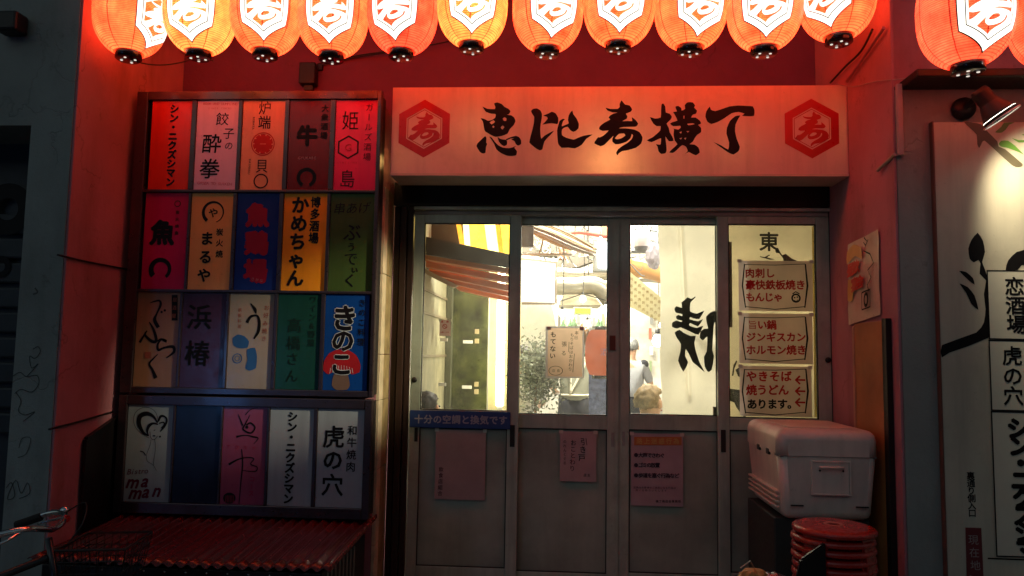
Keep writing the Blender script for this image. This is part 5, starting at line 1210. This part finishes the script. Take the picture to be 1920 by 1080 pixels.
# ---- second and third window
M_lit = EM('lit_panel', (1.0, .97, .90), 2.6)
lt_ = thing('white_light_box', 'slanted white light box sign hanging behind the second door', 'light box', q3(1015, 530, 5.6))
quad_prism('panel', [(981, 487), (1041, 494), (1039, 566), (1008, 566), (981, 560)], 5.6, .02, M_lit, lt_)
quad_prism('frame_edge', [(978, 483), (1045, 491), (1044, 570), (1040, 568), (1041.5, 494), (978, 487)], 5.59, .03, M('box_frame', (.55, .5, .42), .5), lt_)
quad_prism('frame_edge', [(978, 566), (1040, 568), (1040, 571), (978, 571)], 5.59, .03, MC['box_frame'], lt_)
F = Flat(5.585); F.vtext('焼', (1014, 540), (1014, 540), 9, .0); F.vtext('鳥', (1023, 543), (1023, 543), 9, .0); F.build('lettering', ink('greyish', (.2, .2, .22)), lt_)
M_duct = M('duct_tin', (.40, .37, .30), .35, .6, var=.15, sc=6, bmp=.1)
def dpts(l, Y): return [q3(a, b, Y + (c if False else 0)) for a, b, *c in l]
tag(tube('ceiling_duct', smooth_path(dpts([(1038, 512), (1080, 515), (1130, 514), (1200, 517), (1250, 520)], 6.3), 4), .052, M_duct, seg=18), 'upper silver duct crossing behind the second door', 'duct')
tag(tube('ceiling_duct', smooth_path(dpts([(1038, 536), (1080, 537), (1110, 535), (1130, 545), (1150, 570), (1165, 590)], 6.1), 4), .075, M_duct, seg=18), 'wide lower duct bending down behind the second door', 'duct')
tag(tube('wrapped_pipe', smooth_path(dpts([(1180, 500), (1205, 505), (1235, 513), (1262, 525)], 5.8), 4), .066, M('orange_wrap', (.65, .33, .10), .5), seg=16), 'orange brown wrapped pipe behind the third door', 'pipe')
hd_ = thing('range_hood', 'beige range hood hanging on wires behind the second door', 'range hood', q3(1087, 575, 6.0))
quad_prism('hood', [(1058, 552), (1112, 552), (1128, 572), (1048, 572)], 6.0, .5, M('hood_beige', (.60, .52, .36), .4, .2), hd_)
for a, b in (((1092, 551), (1050, 565)), ((1092, 551), (1136, 563))): tube('wire', [q3(*a, 5.98), q3(*b, 5.98)], .004, M_blk, hd_, 5)
sgn = thing('green_lit_sign', 'small yellow green lit sign below the range hood', 'light sign', q3(1093, 588, 6.0))
ubox('casing', 1075, 576, 1110, 590, 6.01, .05, M_white, sgn, .004); ubox('lit_face', 1078, 578, 1107, 588, 6.0, .008, EM('green_yellow_glow', (.75, .85, .12), 1.4), sgn)
bulbs = [(1100, 474, 5.4, .022, 'yellowish bulb near the top of the second door glass'), (1076, 472, 5.5, .016, 'small bulb left of the yellowish bulb'), (1093, 561, 5.9, .026, 'bulb glowing on the front of the range hood'), (1054, 588, 5.9, .026, 'bulb hanging left of the green lit sign'),
         (1137, 579, 5.7, .026, 'bulb at the right stile of the second door'), (1101, 607, 6.2, .024, 'bulb hanging below the green lit sign'), (1126, 450, 5.3, .018, 'small bulb near the top right corner of the second door glass'), (1243, 610, 5.6, .03, 'bright bulb beside the curtain edge'), (1233, 640, 6.4, .05, 'large round bulb low beside the curtain edge')]
M_bulb = EM('bulb_glow', (1, .93, .75), 14)
for (px, py, Y, r, lab) in bulbs:
    p_ = Vector(q3(px, py, Y)); t = thing('light_bulb', lab, 'bulb', tuple(p_), 'bare bulbs in the hall')
    lathe('globe', [(0, -r), (r * .6, -r * .8), (r, 0), (r * .7, r * .75), (r * .4, r * 1.2)], p_, M_bulb, t, 14); lathe('socket', [(r * .42, r * 1.15), (r * .42, r * 2.1), (0, r * 2.2)], p_, M_blk, t, 10)
    tube('flex', [p_ + Vector((0, 0, r * 2.1)), p_ + Vector((.01, 0, .2)), p_ + Vector((0, 0, max(.25, 3.4 - p_.z)))], .003, M_blk, t, 5)
fl = thing('floodlight', 'bluish white floodlight glaring at the right edge of the second door glass', 'light', q3(1131, 478, 5.5))
quad_prism('lens', [(1118, 456), (1160, 452), (1160, 505), (1122, 502)], 5.5, .02, EM('flood_glow', (.88, .95, 1.0), 7), fl); ubox('housing', 1112, 448, 1168, 510, 5.522, .06, M_alud, fl, .006)
sb = thing('service_beam', 'grey brown beam and ledges under the hall ceiling behind the second door', 'beam', (-.1, 7.0, 2.3))
M_beam = M('beam_brown', (.11, .09, .07), .8, var=.5, sc=4)
quad_prism('beam', [(965, 405), (1165, 405), (1165, 470), (1085, 500), (1045, 505), (1045, 480), (965, 472)], 7.0, .2, M_beam, sb)
quad_prism('beam', [(1172, 400), (1262, 400), (1262, 500), (1240, 470), (1172, 470)], 7.0, .2, M('beam_grey', (.16, .17, .18), .8, var=.4, sc=4), sb)
for (a, b, c_, d_, m_) in ((1005, 452, 1030, 470, M_alud), (1048, 455, 1066, 486, M('box_brown', (.35, .12, .05), .6)), (1130, 415, 1142, 450, MC['box_brown']), (1064, 436, 1082, 450, MC['box_brown']), (988, 430, 1002, 444, M_alud)):
    ubox('junction_box', a, b, c_, d_, 6.8, .08, m_, sb, .006)
# cables and rods under the ceiling
M_cor = [M('cable_tan', (.50, .36, .20), .5), M('cable_white', (.7, .68, .62), .5), M('cable_grey', (.18, .18, .18), .5), M('cable_red', (.5, .10, .06), .5)]
bm = bmesh.new()
for k in range(34):      # one thick bundle of parallel runs, then loose ends
    y = random.uniform(5.2, 5.6); o1 = random.gauss(0, 5); o2 = random.gauss(0, 6); add_tube(bm, smooth_path([q3(978 + o1, 418 + o2 * .7, y), q3(1030 + o1, 436 + o2, y), q3(1075 + o1 * .6, 456 + o2, y), q3(1112 + o1, 472 + o2 * .6, y)], 4), random.choice((.004, .006, .009)), 5, random.choice((0, 0, 1, 1, 2)))
for k in range(46):
    y = random.uniform(5.6, 6.6); a = (random.uniform(985, 1110), random.uniform(418, 475)); b = (a[0] + random.uniform(-25, 35), a[1] + random.uniform(10, 45)); add_tube(bm, smooth_path([q3(*a, y), q3((a[0] + b[0]) / 2 + random.uniform(-9, 9), (a[1] + b[1]) / 2 + 5, y + .1), q3(*b, y)], 4), random.choice((.003, .004, .006)), 5, random.choice((1, 2, 2, 2)))
for k in range(26):
    y = random.uniform(5.2, 6.2); a = (random.uniform(1175, 1240), random.uniform(425, 500)); b = (a[0] + random.uniform(-35, 35), a[1] + random.uniform(-30, 40)); add_tube(bm, smooth_path([q3(*a, y), q3((a[0] + b[0]) / 2 + 6, (a[1] + b[1]) / 2 + 9, y), q3(*b, y)], 4), random.choice((.003, .005)), 5, random.choice((1, 2, 2)))
o = bm_obj('cable_tangle', bm, None, None, False, M_cor[:3]); tag(o, 'tangle of tan and grey cables under the hall ceiling', 'cables', kind='stuff')
for (pts, r, m, lab) in (([(992, 425), (1010, 440), (1060, 462), (1108, 472)], .02, M_cor[0], 'thick tan cable bundle slanting down across the second door glass'), ([(1040, 446), (1060, 440), (1085, 436), (1120, 441), (1145, 445)], .014, M_cor[3], 'reddish cable near the top of the second door glass'),
        ([(976, 477), (1072, 477)], .010, M_cor[1], 'horizontal white rod above the white light box'), ([(1016, 418), (1018, 450), (1010, 480)], .007, M_cor[0], 'tan cable hanging above the white light box')):
    cab('ceiling_cable', lab, [q3(a, b, 5.35) for a, b in pts], r, m)
cf = thing('ceiling_fan_lamp', 'white dome fitting with dark grille near the top of the third door glass', 'light fitting', q3(1204, 470, 5.2))
x, z = U(1204, 455, 5.2)
lathe('dome', [(0, .09), (.05, .085), (.062, .05), (.062, 0), (.058, -.03)], (x, 5.2, z), M_white, cf, 24); lathe('grille', [(.056, -.03), (.05, -.055), (.02, -.07), (0, -.07)], (x, 5.2, z), M('grille_grey', (.15, .15, .15), .5), cf, 20)
tube('rod', [(x, 5.2, z + .09), (x, 5.2, z + .2)], .004, M_blk, cf); tube('crossbar', [q3(1190, 430, 5.2), q3(1232, 434, 5.2)], .004, M_blk, cf)
litter('plastic_bag', 'pale plastic bag hanging beside the curtain edge', 'bag', q3(1226, 480, 5.1), .07, M('bag_plastic', (.66, .64, .70), .2, trans=.4), (.8, .7, 1.25))
# menu strip banner
mn = thing('menu_banner', 'pale yellow menu strip slanting down behind the third door', 'banner', q3(1210, 560, 5.3))
quad_prism('cloth', [(1176, 505), (1262, 577), (1262, 615), (1176, 573)], 5.3, .01, M('menu_yellow', (.80, .74, .42), .6, var=.08), mn)
F = Flat(5.298)
for r_ in range(4):
    for k in range(9): px = 1184 + k * 7.5; F.vtext(random.choice('焼串酒鶏牛肉丼煮刺飯'), (px, 523 + k * 6.1 + r_ * 13), (px, 0), 6, .0)
F.build('lettering', ink('olive', (.35, .22, .06)), mn)
# red lantern inside
x, z = U(1124, 661, 5.5); rl = thing('hall_lantern', 'glowing orange red lantern inside, right of the handwritten notice', 'lantern', (x, 5.5, z))
hm = EM('hall_lantern_glow', (1.0, .24, .10), .75, .35, 6)
lathe('shade', [(.05, -.165)] + [(.105 * (1 - abs(k / 9) ** 3 * .35) - (.002 if k % 2 else 0), .018 * k) for k in range(-9, 10)] + [(.05, .165)], (x, 5.5, z), hm, rl, 28)
lathe('top_cap', [(.055, .165), (.055, .19), (0, .19)], (x, 5.5, z), M_lac, rl, 20); lathe('bottom_cap', [(0, -.19), (.055, -.19), (.055, -.165)], (x, 5.5, z), M_lac, rl, 20)
F = Flat(5.5 - .108); F.vtext('酒', (1133, 660), (1133, 660), 15, .0); F.build('lettering', ink('violet', (.30, .20, .30)), rl)
# white screen, noren, shelves
sc_ = quad_prism('white_screen', [(960, 566), (1034, 566), (1048, 640), (1048, 700), (960, 720)], 6.4, .03, M('bright_screen', (.86, .85, .80), .6), None); tag(sc_, 'bright white screen wall behind the left half of the second door', 'screen')
nr = quad_prism('navy_curtain', [(1104, 700), (1150, 700), (1150, 800), (1104, 800)], 6.0, .02, M('navy_cloth', (.09, .11, .2), .8, var=.5, sc=30), None); nr.name = 'navy_curtain'; tag(nr, 'navy patterned cloth below the orange red lantern', 'curtain')
M_shelf = M('shelf_wood', (.16, .10, .05), .6)
for (py, lab) in ((640, 'upper bottle shelf on the far wall'), (702, 'lower bottle shelf on the far wall')):
    x0, z_ = U(1048, py, 8.2); x1 = U(1150, py, 8.2)[0]
    tag(box('bottle_shelf', x0, x1, 8.15, 8.4, z_ - .03, z_, M_shelf), lab, 'shelf')
    mats_b = [M('bottle_green', (.12, .20, .10), .15, coat=.6), M('bottle_brown', (.25, .14, .07), .15, coat=.6), M('bottle_clear', (.5, .52, .5), .15, coat=.6), M('bottle_pale', (.45, .40, .30), .2)]
    me_b = mesh_of(lambda bm: add_lathe(bm, [(0, 0), (.045, 0), (.047, .01), (.047, .19), (.035, .23), (.016, .26), (.015, .32), (0, .32)], seg=14))
    for k in range(9):
        mb_ = me_b.copy(); mb_.transform(Matrix.Diagonal((random.uniform(.8, 1.2), random.uniform(.8, 1.2), random.uniform(.6, 1.0), 1))); mb_.materials.append(random.choice(mats_b)); o = bpy.data.objects.new('bottle', mb_); COL.objects.link(o); o.location = (x0 + .05 + (k + random.uniform(-.3, .3)) * (x1 - x0 - .1) / 8, 8.26 + random.uniform(-.02, .02), z_)
        for p_ in mb_.polygons: p_.use_smooth = True
        tag(o, 'bottle standing on the ' + lab, 'bottle', 'bottles on the ' + lab.split(' on ')[0])
for k in range(44):
    px, py = 1046 + (k % 11) * 9.2 + random.uniform(-2, 2), 592 + (k // 11) * 27 + random.uniform(-4, 4)
    if k % 11 > 9: px += 80
    x0, x1, z0, z1 = rect(px, py, px + random.uniform(4.5, 7), py + random.uniform(15, 23), 9.38)
    mm_ = random.choice([M('strip_buff', (.55, .42, .22), .7), M('strip_white', (.75, .74, .7), .7), M('strip_green', (.22, .28, .14), .7), M('strip_red', (.45, .12, .07), .7), M('strip_grey', (.2, .2, .19), .7), M('strip_dark', (.08, .07, .05), .7)])
    o = box('menu_strip', x0, x1, 9.37 - .004 * (k % 3), 9.372 - .004 * (k % 3), z0, z1, mm_); tag(o, 'small paper menu strip pasted on the far wall of the hall', 'menu strip', 'menu strips on the far wall')
# potted plant
pl = thing('potted_plant', 'leafy grey green plant beside the person in white', 'plant', q3(1000, 760, 5.9))
bm = bmesh.new(); cx, cz = U(1005, 695, 5.9)
for k in range(2600):
    c = Vector((cx + random.gauss(0, .085), 5.9 + random.gauss(0, .08), cz + random.gauss(-.02, .12))); d = Vector((random.uniform(-1, 1), random.uniform(-1, 1), random.uniform(-.6, 1))).normalized(); e = d.orthogonal().normalized()
    L = random.uniform(.02, .05); v = [bm.verts.new(c), bm.verts.new(c + d * L * .5 + e * L * .25), bm.verts.new(c + d * L), bm.verts.new(c + d * L * .5 - e * L * .25)]; bm.faces.new(v)
bm_obj('leaves', bm, M('leaf_grey_green', (.20, .22, .16), .6, var=.5, sc=20, trans=.3), pl); lathe('pot', [(0, 0), (.08, 0), (.11, .2), (.09, .2), (0, .18)], (cx, 5.9, cz - .75), M('pot_brown', (.25, .15, .1), .6), pl, 20)
tube('stem', [(cx, 5.9, cz - .6), (cx, 5.9, cz)], .01, M_shelf, pl)

# ---- white curtain inside doors three and four, with brush characters
M_cur = M('cream_curtain', (.78, .72, .56), .75, var=.04, sc=3, trans=.45)
cu = thing('white_curtain', 'cream curtain with black brush characters hanging inside the two right doors', 'curtain', (1.0, 4.32, .9))
YCu = 4.26
xa, xb_ = U(1241, 655, YCu)[0], U(1359, 655, YCu)[0]
zc0, zc1 = 1.0, U(1300, 400, YCu)[1] + .1
bm = bmesh.new(); nxx, nzz = 110, 60; gr = []
knx, knz = U(1292, 640, YCu)
def curt(x, z):
    d = .016 * math.sin((x - xa) * 16) * (0.4 + .6 * (zc1 - z) / (zc1 - zc0))
    r = math.hypot(x - knx, z - knz)
    if z < knz + .05:
        a = math.atan2(x - knx, knz + .05 - z + .02); d += .03 * math.sin(a * 7 + .6) * min(1, r / .15) * math.exp(-((a - .45) ** 2) * 1.5)
    u = (x - xa); d += .02 * math.exp(-((u - .10 - (zc1 - z) * .05) / .012) ** 2) * .8 if z > 1.3 else 0
    return d
for j in range(nzz + 1):
    z = zc0 + (zc1 - zc0) * j / nzz; xl = xa - .018 * ((z - zc0) / (zc1 - zc0)) - .004 * math.sin(z * 9)
    gr.append([bm.verts.new((xl + (xb_ - xl) * i / nxx, YCu + curt(xl + (xb_ - xl) * i / nxx, z), z)) for i in range(nxx + 1)])
for j in range(nzz):
    for i in range(nxx): bm.faces.new((gr[j][i], gr[j][i + 1], gr[j + 1][i + 1], gr[j + 1][i])).smooth = True
bm_obj('cloth', bm, M_cur, cu, True)
YCt = YCu - .052
F = Flat(YCt); O = (1170, 550)
F.pix([[(465, 75), (490, 55), (515, 32), (545, 45), (575, 26), (580, 32), (550, 62), (538, 80), (535, 145), (590, 165), (650, 140), (610, 208), (560, 202), (537, 192), (532, 210), (600, 226), (640, 208), (600, 268), (535, 240), (530, 262), (590, 280), (642, 262), (604, 336), (540, 312), (460, 276), (430, 286), (390, 272), (390, 238), (425, 220), (462, 232), (472, 222), (430, 212), (420, 190), (440, 174), (470, 186), (472, 168), (420, 156), (408, 125), (425, 104), (470, 118)]], O, 4.32, 0, 2)
F.pix([[(410, 318), (450, 295), (480, 318), (540, 345), (582, 345), (570, 400), (580, 460), (612, 560), (655, 640), (590, 585), (555, 555), (530, 500), (500, 450), (495, 510), (520, 560), (480, 636), (438, 545), (455, 480), (460, 410), (430, 365)]], O, 4.32, 0, 2)
F.pix([[(665, 190), (700, 155), (745, 140), (752, 200), (730, 250), (725, 290), (715, 460), (730, 510), (710, 620), (680, 636), (655, 595), (648, 515), (670, 470), (675, 350), (640, 382), (614, 360), (620, 310), (650, 287), (682, 285), (670, 240)]], O, 4.32, 0, 2)
F.pix([[(742, 325), (765, 300), (800, 310), (800, 380), (760, 380)]], O, 4.32, 0, 2); F.pix([[(738, 580), (760, 570), (800, 580), (800, 600), (755, 598)]], O, 4.32, 0, 2)
M_cink = M('curtain_ink', (.045, .04, .022), .8)
F.build('lettering', M_cink, cu)
bs = thing('beige_screen', 'yellowish beige cloth screen with black brush characters behind the right door', 'screen', (1.2, YCu + .03, .9))
box('cloth', xb_ + .002, 1.6, YCu + .03, YCu + .034, .9, zc1, M('beige_cloth', (.74, .67, .50), .75, var=.12, sc=2.5, trans=.5), bs)
F = Flat(YCu + .028); F.vtext('東', (1442, 453), (1442, 453), 37, .025)
O = (1370, 420)
F.pix([[(500, 300), (530, 265), (560, 320), (580, 350), (620, 335), (670, 375), (690, 390), (740, 410), (740, 425), (600, 425), (585, 380), (545, 330), (510, 325)]], O, 6, 0, 0)
F.pix([[(330, 362), (380, 372), (430, 345), (445, 350), (410, 375), (500, 400), (440, 402), (330, 372)]], O, 6, 0, 0)
O = (1370, 600)
F.pix([[(10, 600), (30, 480), (60, 430), (70, 440), (40, 520), (30, 590)]], O, 5.68, 0, 0); F.pix([[(50, 530), (90, 505), (160, 505), (160, 640), (80, 600)]], O, 5.68, 0, 0); F.pix([[(-10, 730), (90, 745), (160, 740), (160, 1060), (60, 930), (40, 880), (-10, 860)]], O, 5.68, 0, 0)
F.build('lettering', M_cink, bs)
tag(box('wooden_post', U(1367, 655, 4.2)[0] - .005, U(1371, 655, 4.2)[0], 4.165, 4.18, U(1367, 614, 4.2)[1], U(1367, 455, 4.2)[1], M('post_brown', (.16, .07, .03), .5)), 'thin brown wooden post at the left edge of the right door glass', 'post')
tag(tube('curtain_pole', [q3(1527, 425, 4.19), q3(1532, 782, 4.19)], .013, M('brass_yellow', (.62, .45, .10), .3, .4), seg=14), 'yellow pole standing at the right edge of the right door glass', 'pole')
tag(ubox('wooden_box', 1338, 763, 1356, 790, 4.175, .02, M_shelf), 'corner of a small brown wooden box behind the third door', 'box')

# ---- people
def person(label, x, y, zf, rz, hair, shirt, skin=(.55, .33, .22), pose='stand', hairstyle='short', h=1.70, headtilt=0.0, apron=None):
    k = h / 1.70
    root = thing('person', label, 'person', (x, y, zf))
    T = Matrix.Translation((x, y, zf)) @ Matrix.Rotation(rz, 4, 'Z') @ Matrix.Scale(k, 4)     # faces -y before rotation
    drop = 0.0 if pose == 'stand' else .44
    V = []; E = []; R = []
    def v(p_, r, par=None):
        V.append(Vector((p_[0], p_[1], p_[2] - drop if p_[2] > .5 else p_[2]))); R.append(r)
        if par is not None: E.append((par, len(V) - 1))
        return len(V) - 1
    pel = v((0, 0, .92), (.145, .11)); bel = v((0, 0, 1.08), (.135, .105), pel); che = v((0, .01, 1.27), (.155, .115), bel); nb = v((0, .01, 1.42), (.085, .07), che); nk = v((0, -.005, 1.49), .052, nb)
    hb = v((0, -.015, 1.56), (.07, .085), nk); hm = v((0, -.02, 1.62), (.076, .095), hb); v((0, -.01, 1.675), (.055, .068), hm)
    for s in (-1, 1):
        sh = v((s * .165, .01, 1.385), .062, che)
        if pose == 'stand': el = v((s * .245, -.03, 1.14), .043, sh); wr = v((s * .20, -.24, 1.05), .029, el); dr = Vector((-s * .25, -1, -.1)).normalized()
        else: el = v((s * .23, -.06, 1.13), .043, sh); wr = v((s * .13, -.27, 1.17), .029, el); dr = Vector((-s * .3, -1, .1)).normalized()
        pm = v(Vector(V[wr]) + Vector((0, 0, drop)) + dr * .055, (.036, .018), wr)
        for f in range(4):
            o_ = (f - 1.5) * .02; L = (.07, .08, .075, .06)[f]; b0 = Vector(V[pm]) + Vector((0, 0, drop)) + dr * .04 + Vector((s * o_, 0, 0))
            f1 = v(b0, .0095, pm); f2 = v(b0 + dr * L * .5 + Vector((0, 0, -.006)), .0085, f1); v(b0 + dr * L * .9 + Vector((0, 0, -.025)), .007, f2)
        t1 = v(Vector(V[wr]) + Vector((0, 0, drop)) + dr * .03 + Vector((-s * .035, 0, 0)), .011, wr); v(Vector(V[t1]) + Vector((0, 0, drop)) + dr * .04 + Vector((-s * .012, 0, -.01)), .009, t1)
        hp = v((s * .09, 0, .86), .095, pel)
        if pose == 'stand': kn = v((s * .10, -.01, .49), .06, hp); V[kn].z = .49; an = v((s * .10, .02, .09), .04, kn); v((s * .11, -.13, .04), (.04, .03), an)
        else: kn = v((s * .12, -.42, .47), .062, hp); an = v((s * .12, -.40, .09), .04, kn); v((s * .13, -.54, .04), (.04, .03), an)
    def grow(name, idx, edges, rad, m, par, lvl=2):
        me = bpy.data.meshes.new(name); mp = {a: i for i, a in enumerate(idx)}
        me.from_pydata([V[i] for i in idx], [(mp[a], mp[b]) for a, b in edges if a in mp and b in mp], [])
        o = bpy.data.objects.new(name, me); COL.objects.link(o)
        sk = o.modifiers.new('s', 'SKIN'); sk.use_smooth_shade = True
        for i, a in enumerate(idx):
            r = rad(a); d = o.data.skin_vertices[0].data[i]; d.radius = r if isinstance(r, tuple) else (r, r); d.use_root = (i == 0)
        o.modifiers.new('ss', 'SUBSURF').levels = lvl; o.modifiers['ss'].render_levels = lvl
        bpy.context.view_layer.update()
        me2 = bpy.data.meshes.new_from_object(o.evaluated_get(bpy.context.evaluated_depsgraph_get())); bpy.data.objects.remove(o)
        me2.transform(T); me2.materials.clear()
        for p_ in me2.polygons: p_.use_smooth = True
        return link(name, me2, m, par)
    body = grow('body', list(range(len(V))), E, lambda a: R[a], M('skin_%d' % int(skin[0] * 100), skin, .5, var=.05), root, 1)
    # shirt: torso and upper arms, a little larger
    sl_ = [i for i in range(len(V)) if i in (pel, bel, che, nb)] + [i for a, i in E if a == che and i != nb] ; arms = [b for a, b in E if a in sl_ and b not in sl_ and R[b] == .043]
    grow('shirt', sl_ + arms, E, lambda a: (R[a][0] + .035, R[a][1] + .035) if isinstance(R[a], tuple) and a != nb else (.075 if a == nb else R[a] + .014), M('cloth_%02d%02d%02d' % tuple(int(c * 99) for c in shirt), shirt, .8, var=.12, sc=9, bmp=.3), root, 2)
    hd_idx = [i for i, p_ in enumerate(V) if i in [x_ for e in E for x_ in e if R[x_] in (.095, .06, .062, .04, (.04, .03))]]
    grow('trousers', [bel, pel] + hd_idx, E, lambda a: (.172, .14) if a == pel else (.15, .12) if a == bel else ((R[a] + .015) if not isinstance(R[a], tuple) else .05), M('trousers', (.03, .03, .04), .8), root, 2)
    # head details
    hc = Vector((0, -.015, 1.605 - drop))
    def at(p_): return T @ (hc + Vector(p_))
    Mh = M('hair_%d' % int(hair[0] * 100), hair, .55, var=.35, sc=60, bmp=.4)
    bm = bmesh.new(); bmesh.ops.create_icosphere(bm, subdivisions=4, radius=1.0)
    for vv_ in bm.verts:
        p_ = vv_.co.copy(); f = 1 + .06 * math.sin(p_.x * 17 + p_.z * 9) * math.cos(p_.y * 15 + p_.z * 11) + random.uniform(-.03, .03)
        if hairstyle == 'curly': f += .07 * math.sin(p_.x * 11 + 2) * math.sin(p_.z * 13) * math.sin(p_.y * 12)
        q = Vector((p_.x * .091 * f, p_.y * .108 * f + .012, p_.z * .108 * f + .022)); 
        if p_.y < -.25 and p_.z < .42: q = Vector((q.x * .72, q.y * .55, q.z * .9))          # tucked in behind the face
        if p_.z < -.45: q = Vector((q.x * .7, q.y * .75, q.z * .85))
        vv_.co = q
    bmesh.ops.transform(bm, matrix=T @ Matrix.Translation(hc), verts=bm.verts[:]); bm_obj('hair', bm, Mh, root, True)
    Ms = MC['skin_%d' % int(skin[0] * 100)]
    for s in (-1, 1):
        bm = bmesh.new(); bmesh.ops.create_uvsphere(bm, u_segments=14, v_segments=10, radius=1); bmesh.ops.transform(bm, matrix=T @ Matrix.Translation(hc + Vector((s * .088, -.005, .0))) @ Matrix.Diagonal((.012, .02, .032, 1)), verts=bm.verts[:]); bm_obj('ear', bm, Ms, root, True)
        bm = bmesh.new(); bmesh.ops.create_uvsphere(bm, u_segments=10, v_segments=8, radius=1); bmesh.ops.transform(bm, matrix=T @ Matrix.Translation(hc + Vector((s * .031, -.098, .012))) @ Matrix.Diagonal((.014, .008, .007, 1)), verts=bm.verts[:]); bm_obj('eye', bm, M_blk, root, True)
    bm = bmesh.new(); bmesh.ops.create_uvsphere(bm, u_segments=10, v_segments=8, radius=1); bmesh.ops.transform(bm, matrix=T @ Matrix.Translation(hc + Vector((0, -.108, -.012))) @ Matrix.Diagonal((.013, .02, .024, 1)), verts=bm.verts[:]); bm_obj('nose', bm, Ms, root, True)
    bm = bmesh.new(); bmesh.ops.create_uvsphere(bm, u_segments=10, v_segments=8, radius=1); bmesh.ops.transform(bm, matrix=T @ Matrix.Translation(hc + Vector((0, -.096, -.048))) @ Matrix.Diagonal((.024, .008, .006, 1)), verts=bm.verts[:]); bm_obj('mouth', bm, M('lip', (.4, .15, .12), .5), root, True)
    if apron:
        Ma = M('apron_strap', apron, .8)
        for pts in ([(-.11, .13, 1.40), (-.04, .145, 1.24), (.06, .135, 1.05)], [(.11, .13, 1.40), (.06, .145, 1.24), (.06, .135, 1.05)], [(-.15, .07, 1.03), (0, .14, 1.03), (.15, .07, 1.03)]):
            tube('apron_strap', [T @ Vector(p_) for p_ in smooth_path(pts, 4)], .011, Ma, root, 6)
        box('waist_apron', -.16, .16, -.155, -.145, .5, 1.02, M('apron_cloth', (.1, .1, .11), .8), root, .003, T)
    return root
Yp = 5.15
def at_x(px, Y): return U(px, 655, Y)[0]
person('customer with dark hair at the lower left corner of the leftmost door glass', at_x(802, 4.75), 4.75, .2, math.radians(150), (.03, .02, .015), (.05, .05, .06), (.62, .32, .18), 'sit', h=1.43)
person('cook in a grey green shirt with cream apron straps, seen from behind', at_x(1078, 7.4), 7.4, .2, math.radians(185), (.05, .04, .03), (.26, .26, .20), (.75, .50, .36), 'stand', h=1.55, apron=(.75, .70, .55))
person('customer in a white top at the lower left of the second door glass', at_x(980, 6.3), 6.3, .2, math.radians(200), (.04, .03, .03), (.75, .74, .72), (.65, .42, .3), 'stand', h=1.38)
person('customer with curly blond hair at the lower left of the third door glass', at_x(1216, 4.62), 4.62, .2, math.radians(125), (.36, .25, .13), (.6, .6, .6), (.70, .42, .27), 'sit', 'curly', h=1.53)
person('distant grey haired customer behind the third door, left of the blond customer', at_x(1184, 8.7), 8.7, .2, math.radians(160), (.22, .22, .22), (.45, .46, .5), (.7, .45, .33), 'stand', h=1.50)
person('distant customer in a dark blue top under the orange red lantern', at_x(1132, 8.0), 8.0, .2, math.radians(-20), (.06, .05, .05), (.08, .10, .18), (.7, .45, .33), 'stand', h=1.42)
tag(box('dining_bench', at_x(770, 4.75), at_x(800, 4.75) + .4, 4.62, 5.0, .2, .58, M_shelf, None, .01), 'wooden bench under the dark haired customer behind the leftmost door', 'bench')
tag(box('dining_bench', at_x(1216, 4.62) - .25, at_x(1216, 4.62) + .3, 4.45, 4.85, .2, .58, M_shelf, None, .01), 'wooden bench under the blond customer behind the third door', 'bench')

# hall lighting: tube fittings on the ceiling (lit lamps)
for (x, y, sx_, e, lab) in ((.35, 6.6, 1.2, 330, 'long ceiling light fitting in the middle of the hall'), (.1, 5.0, .6, 60, 'short ceiling light fitting just inside the doors'), (1.3, 4.75, .5, 45, 'ceiling light fitting behind the cream curtain'), (-.2, 8.4, 1.2, 240, 'ceiling light fitting at the back of the hall')):
    t = thing('ceiling_light', lab, 'ceiling light', (x, y, 3.36), 'ceiling lights of the hall')
    box('fitting', x - sx_ / 2, x + sx_ / 2, y - .08, y + .08, 3.38, 3.449, M_white, t, .004)
    l = bpy.data.lights.new('tube_lamp', 'AREA'); l.shape = 'RECTANGLE'; l.size = sx_; l.size_y = .14; l.energy = e; l.color = (1.0, .95, .80)
    o = bpy.data.objects.new('tube_lamp', l); COL.objects.link(o); o.parent = t; o.location = (0, 0, 3.37 - 3.36)
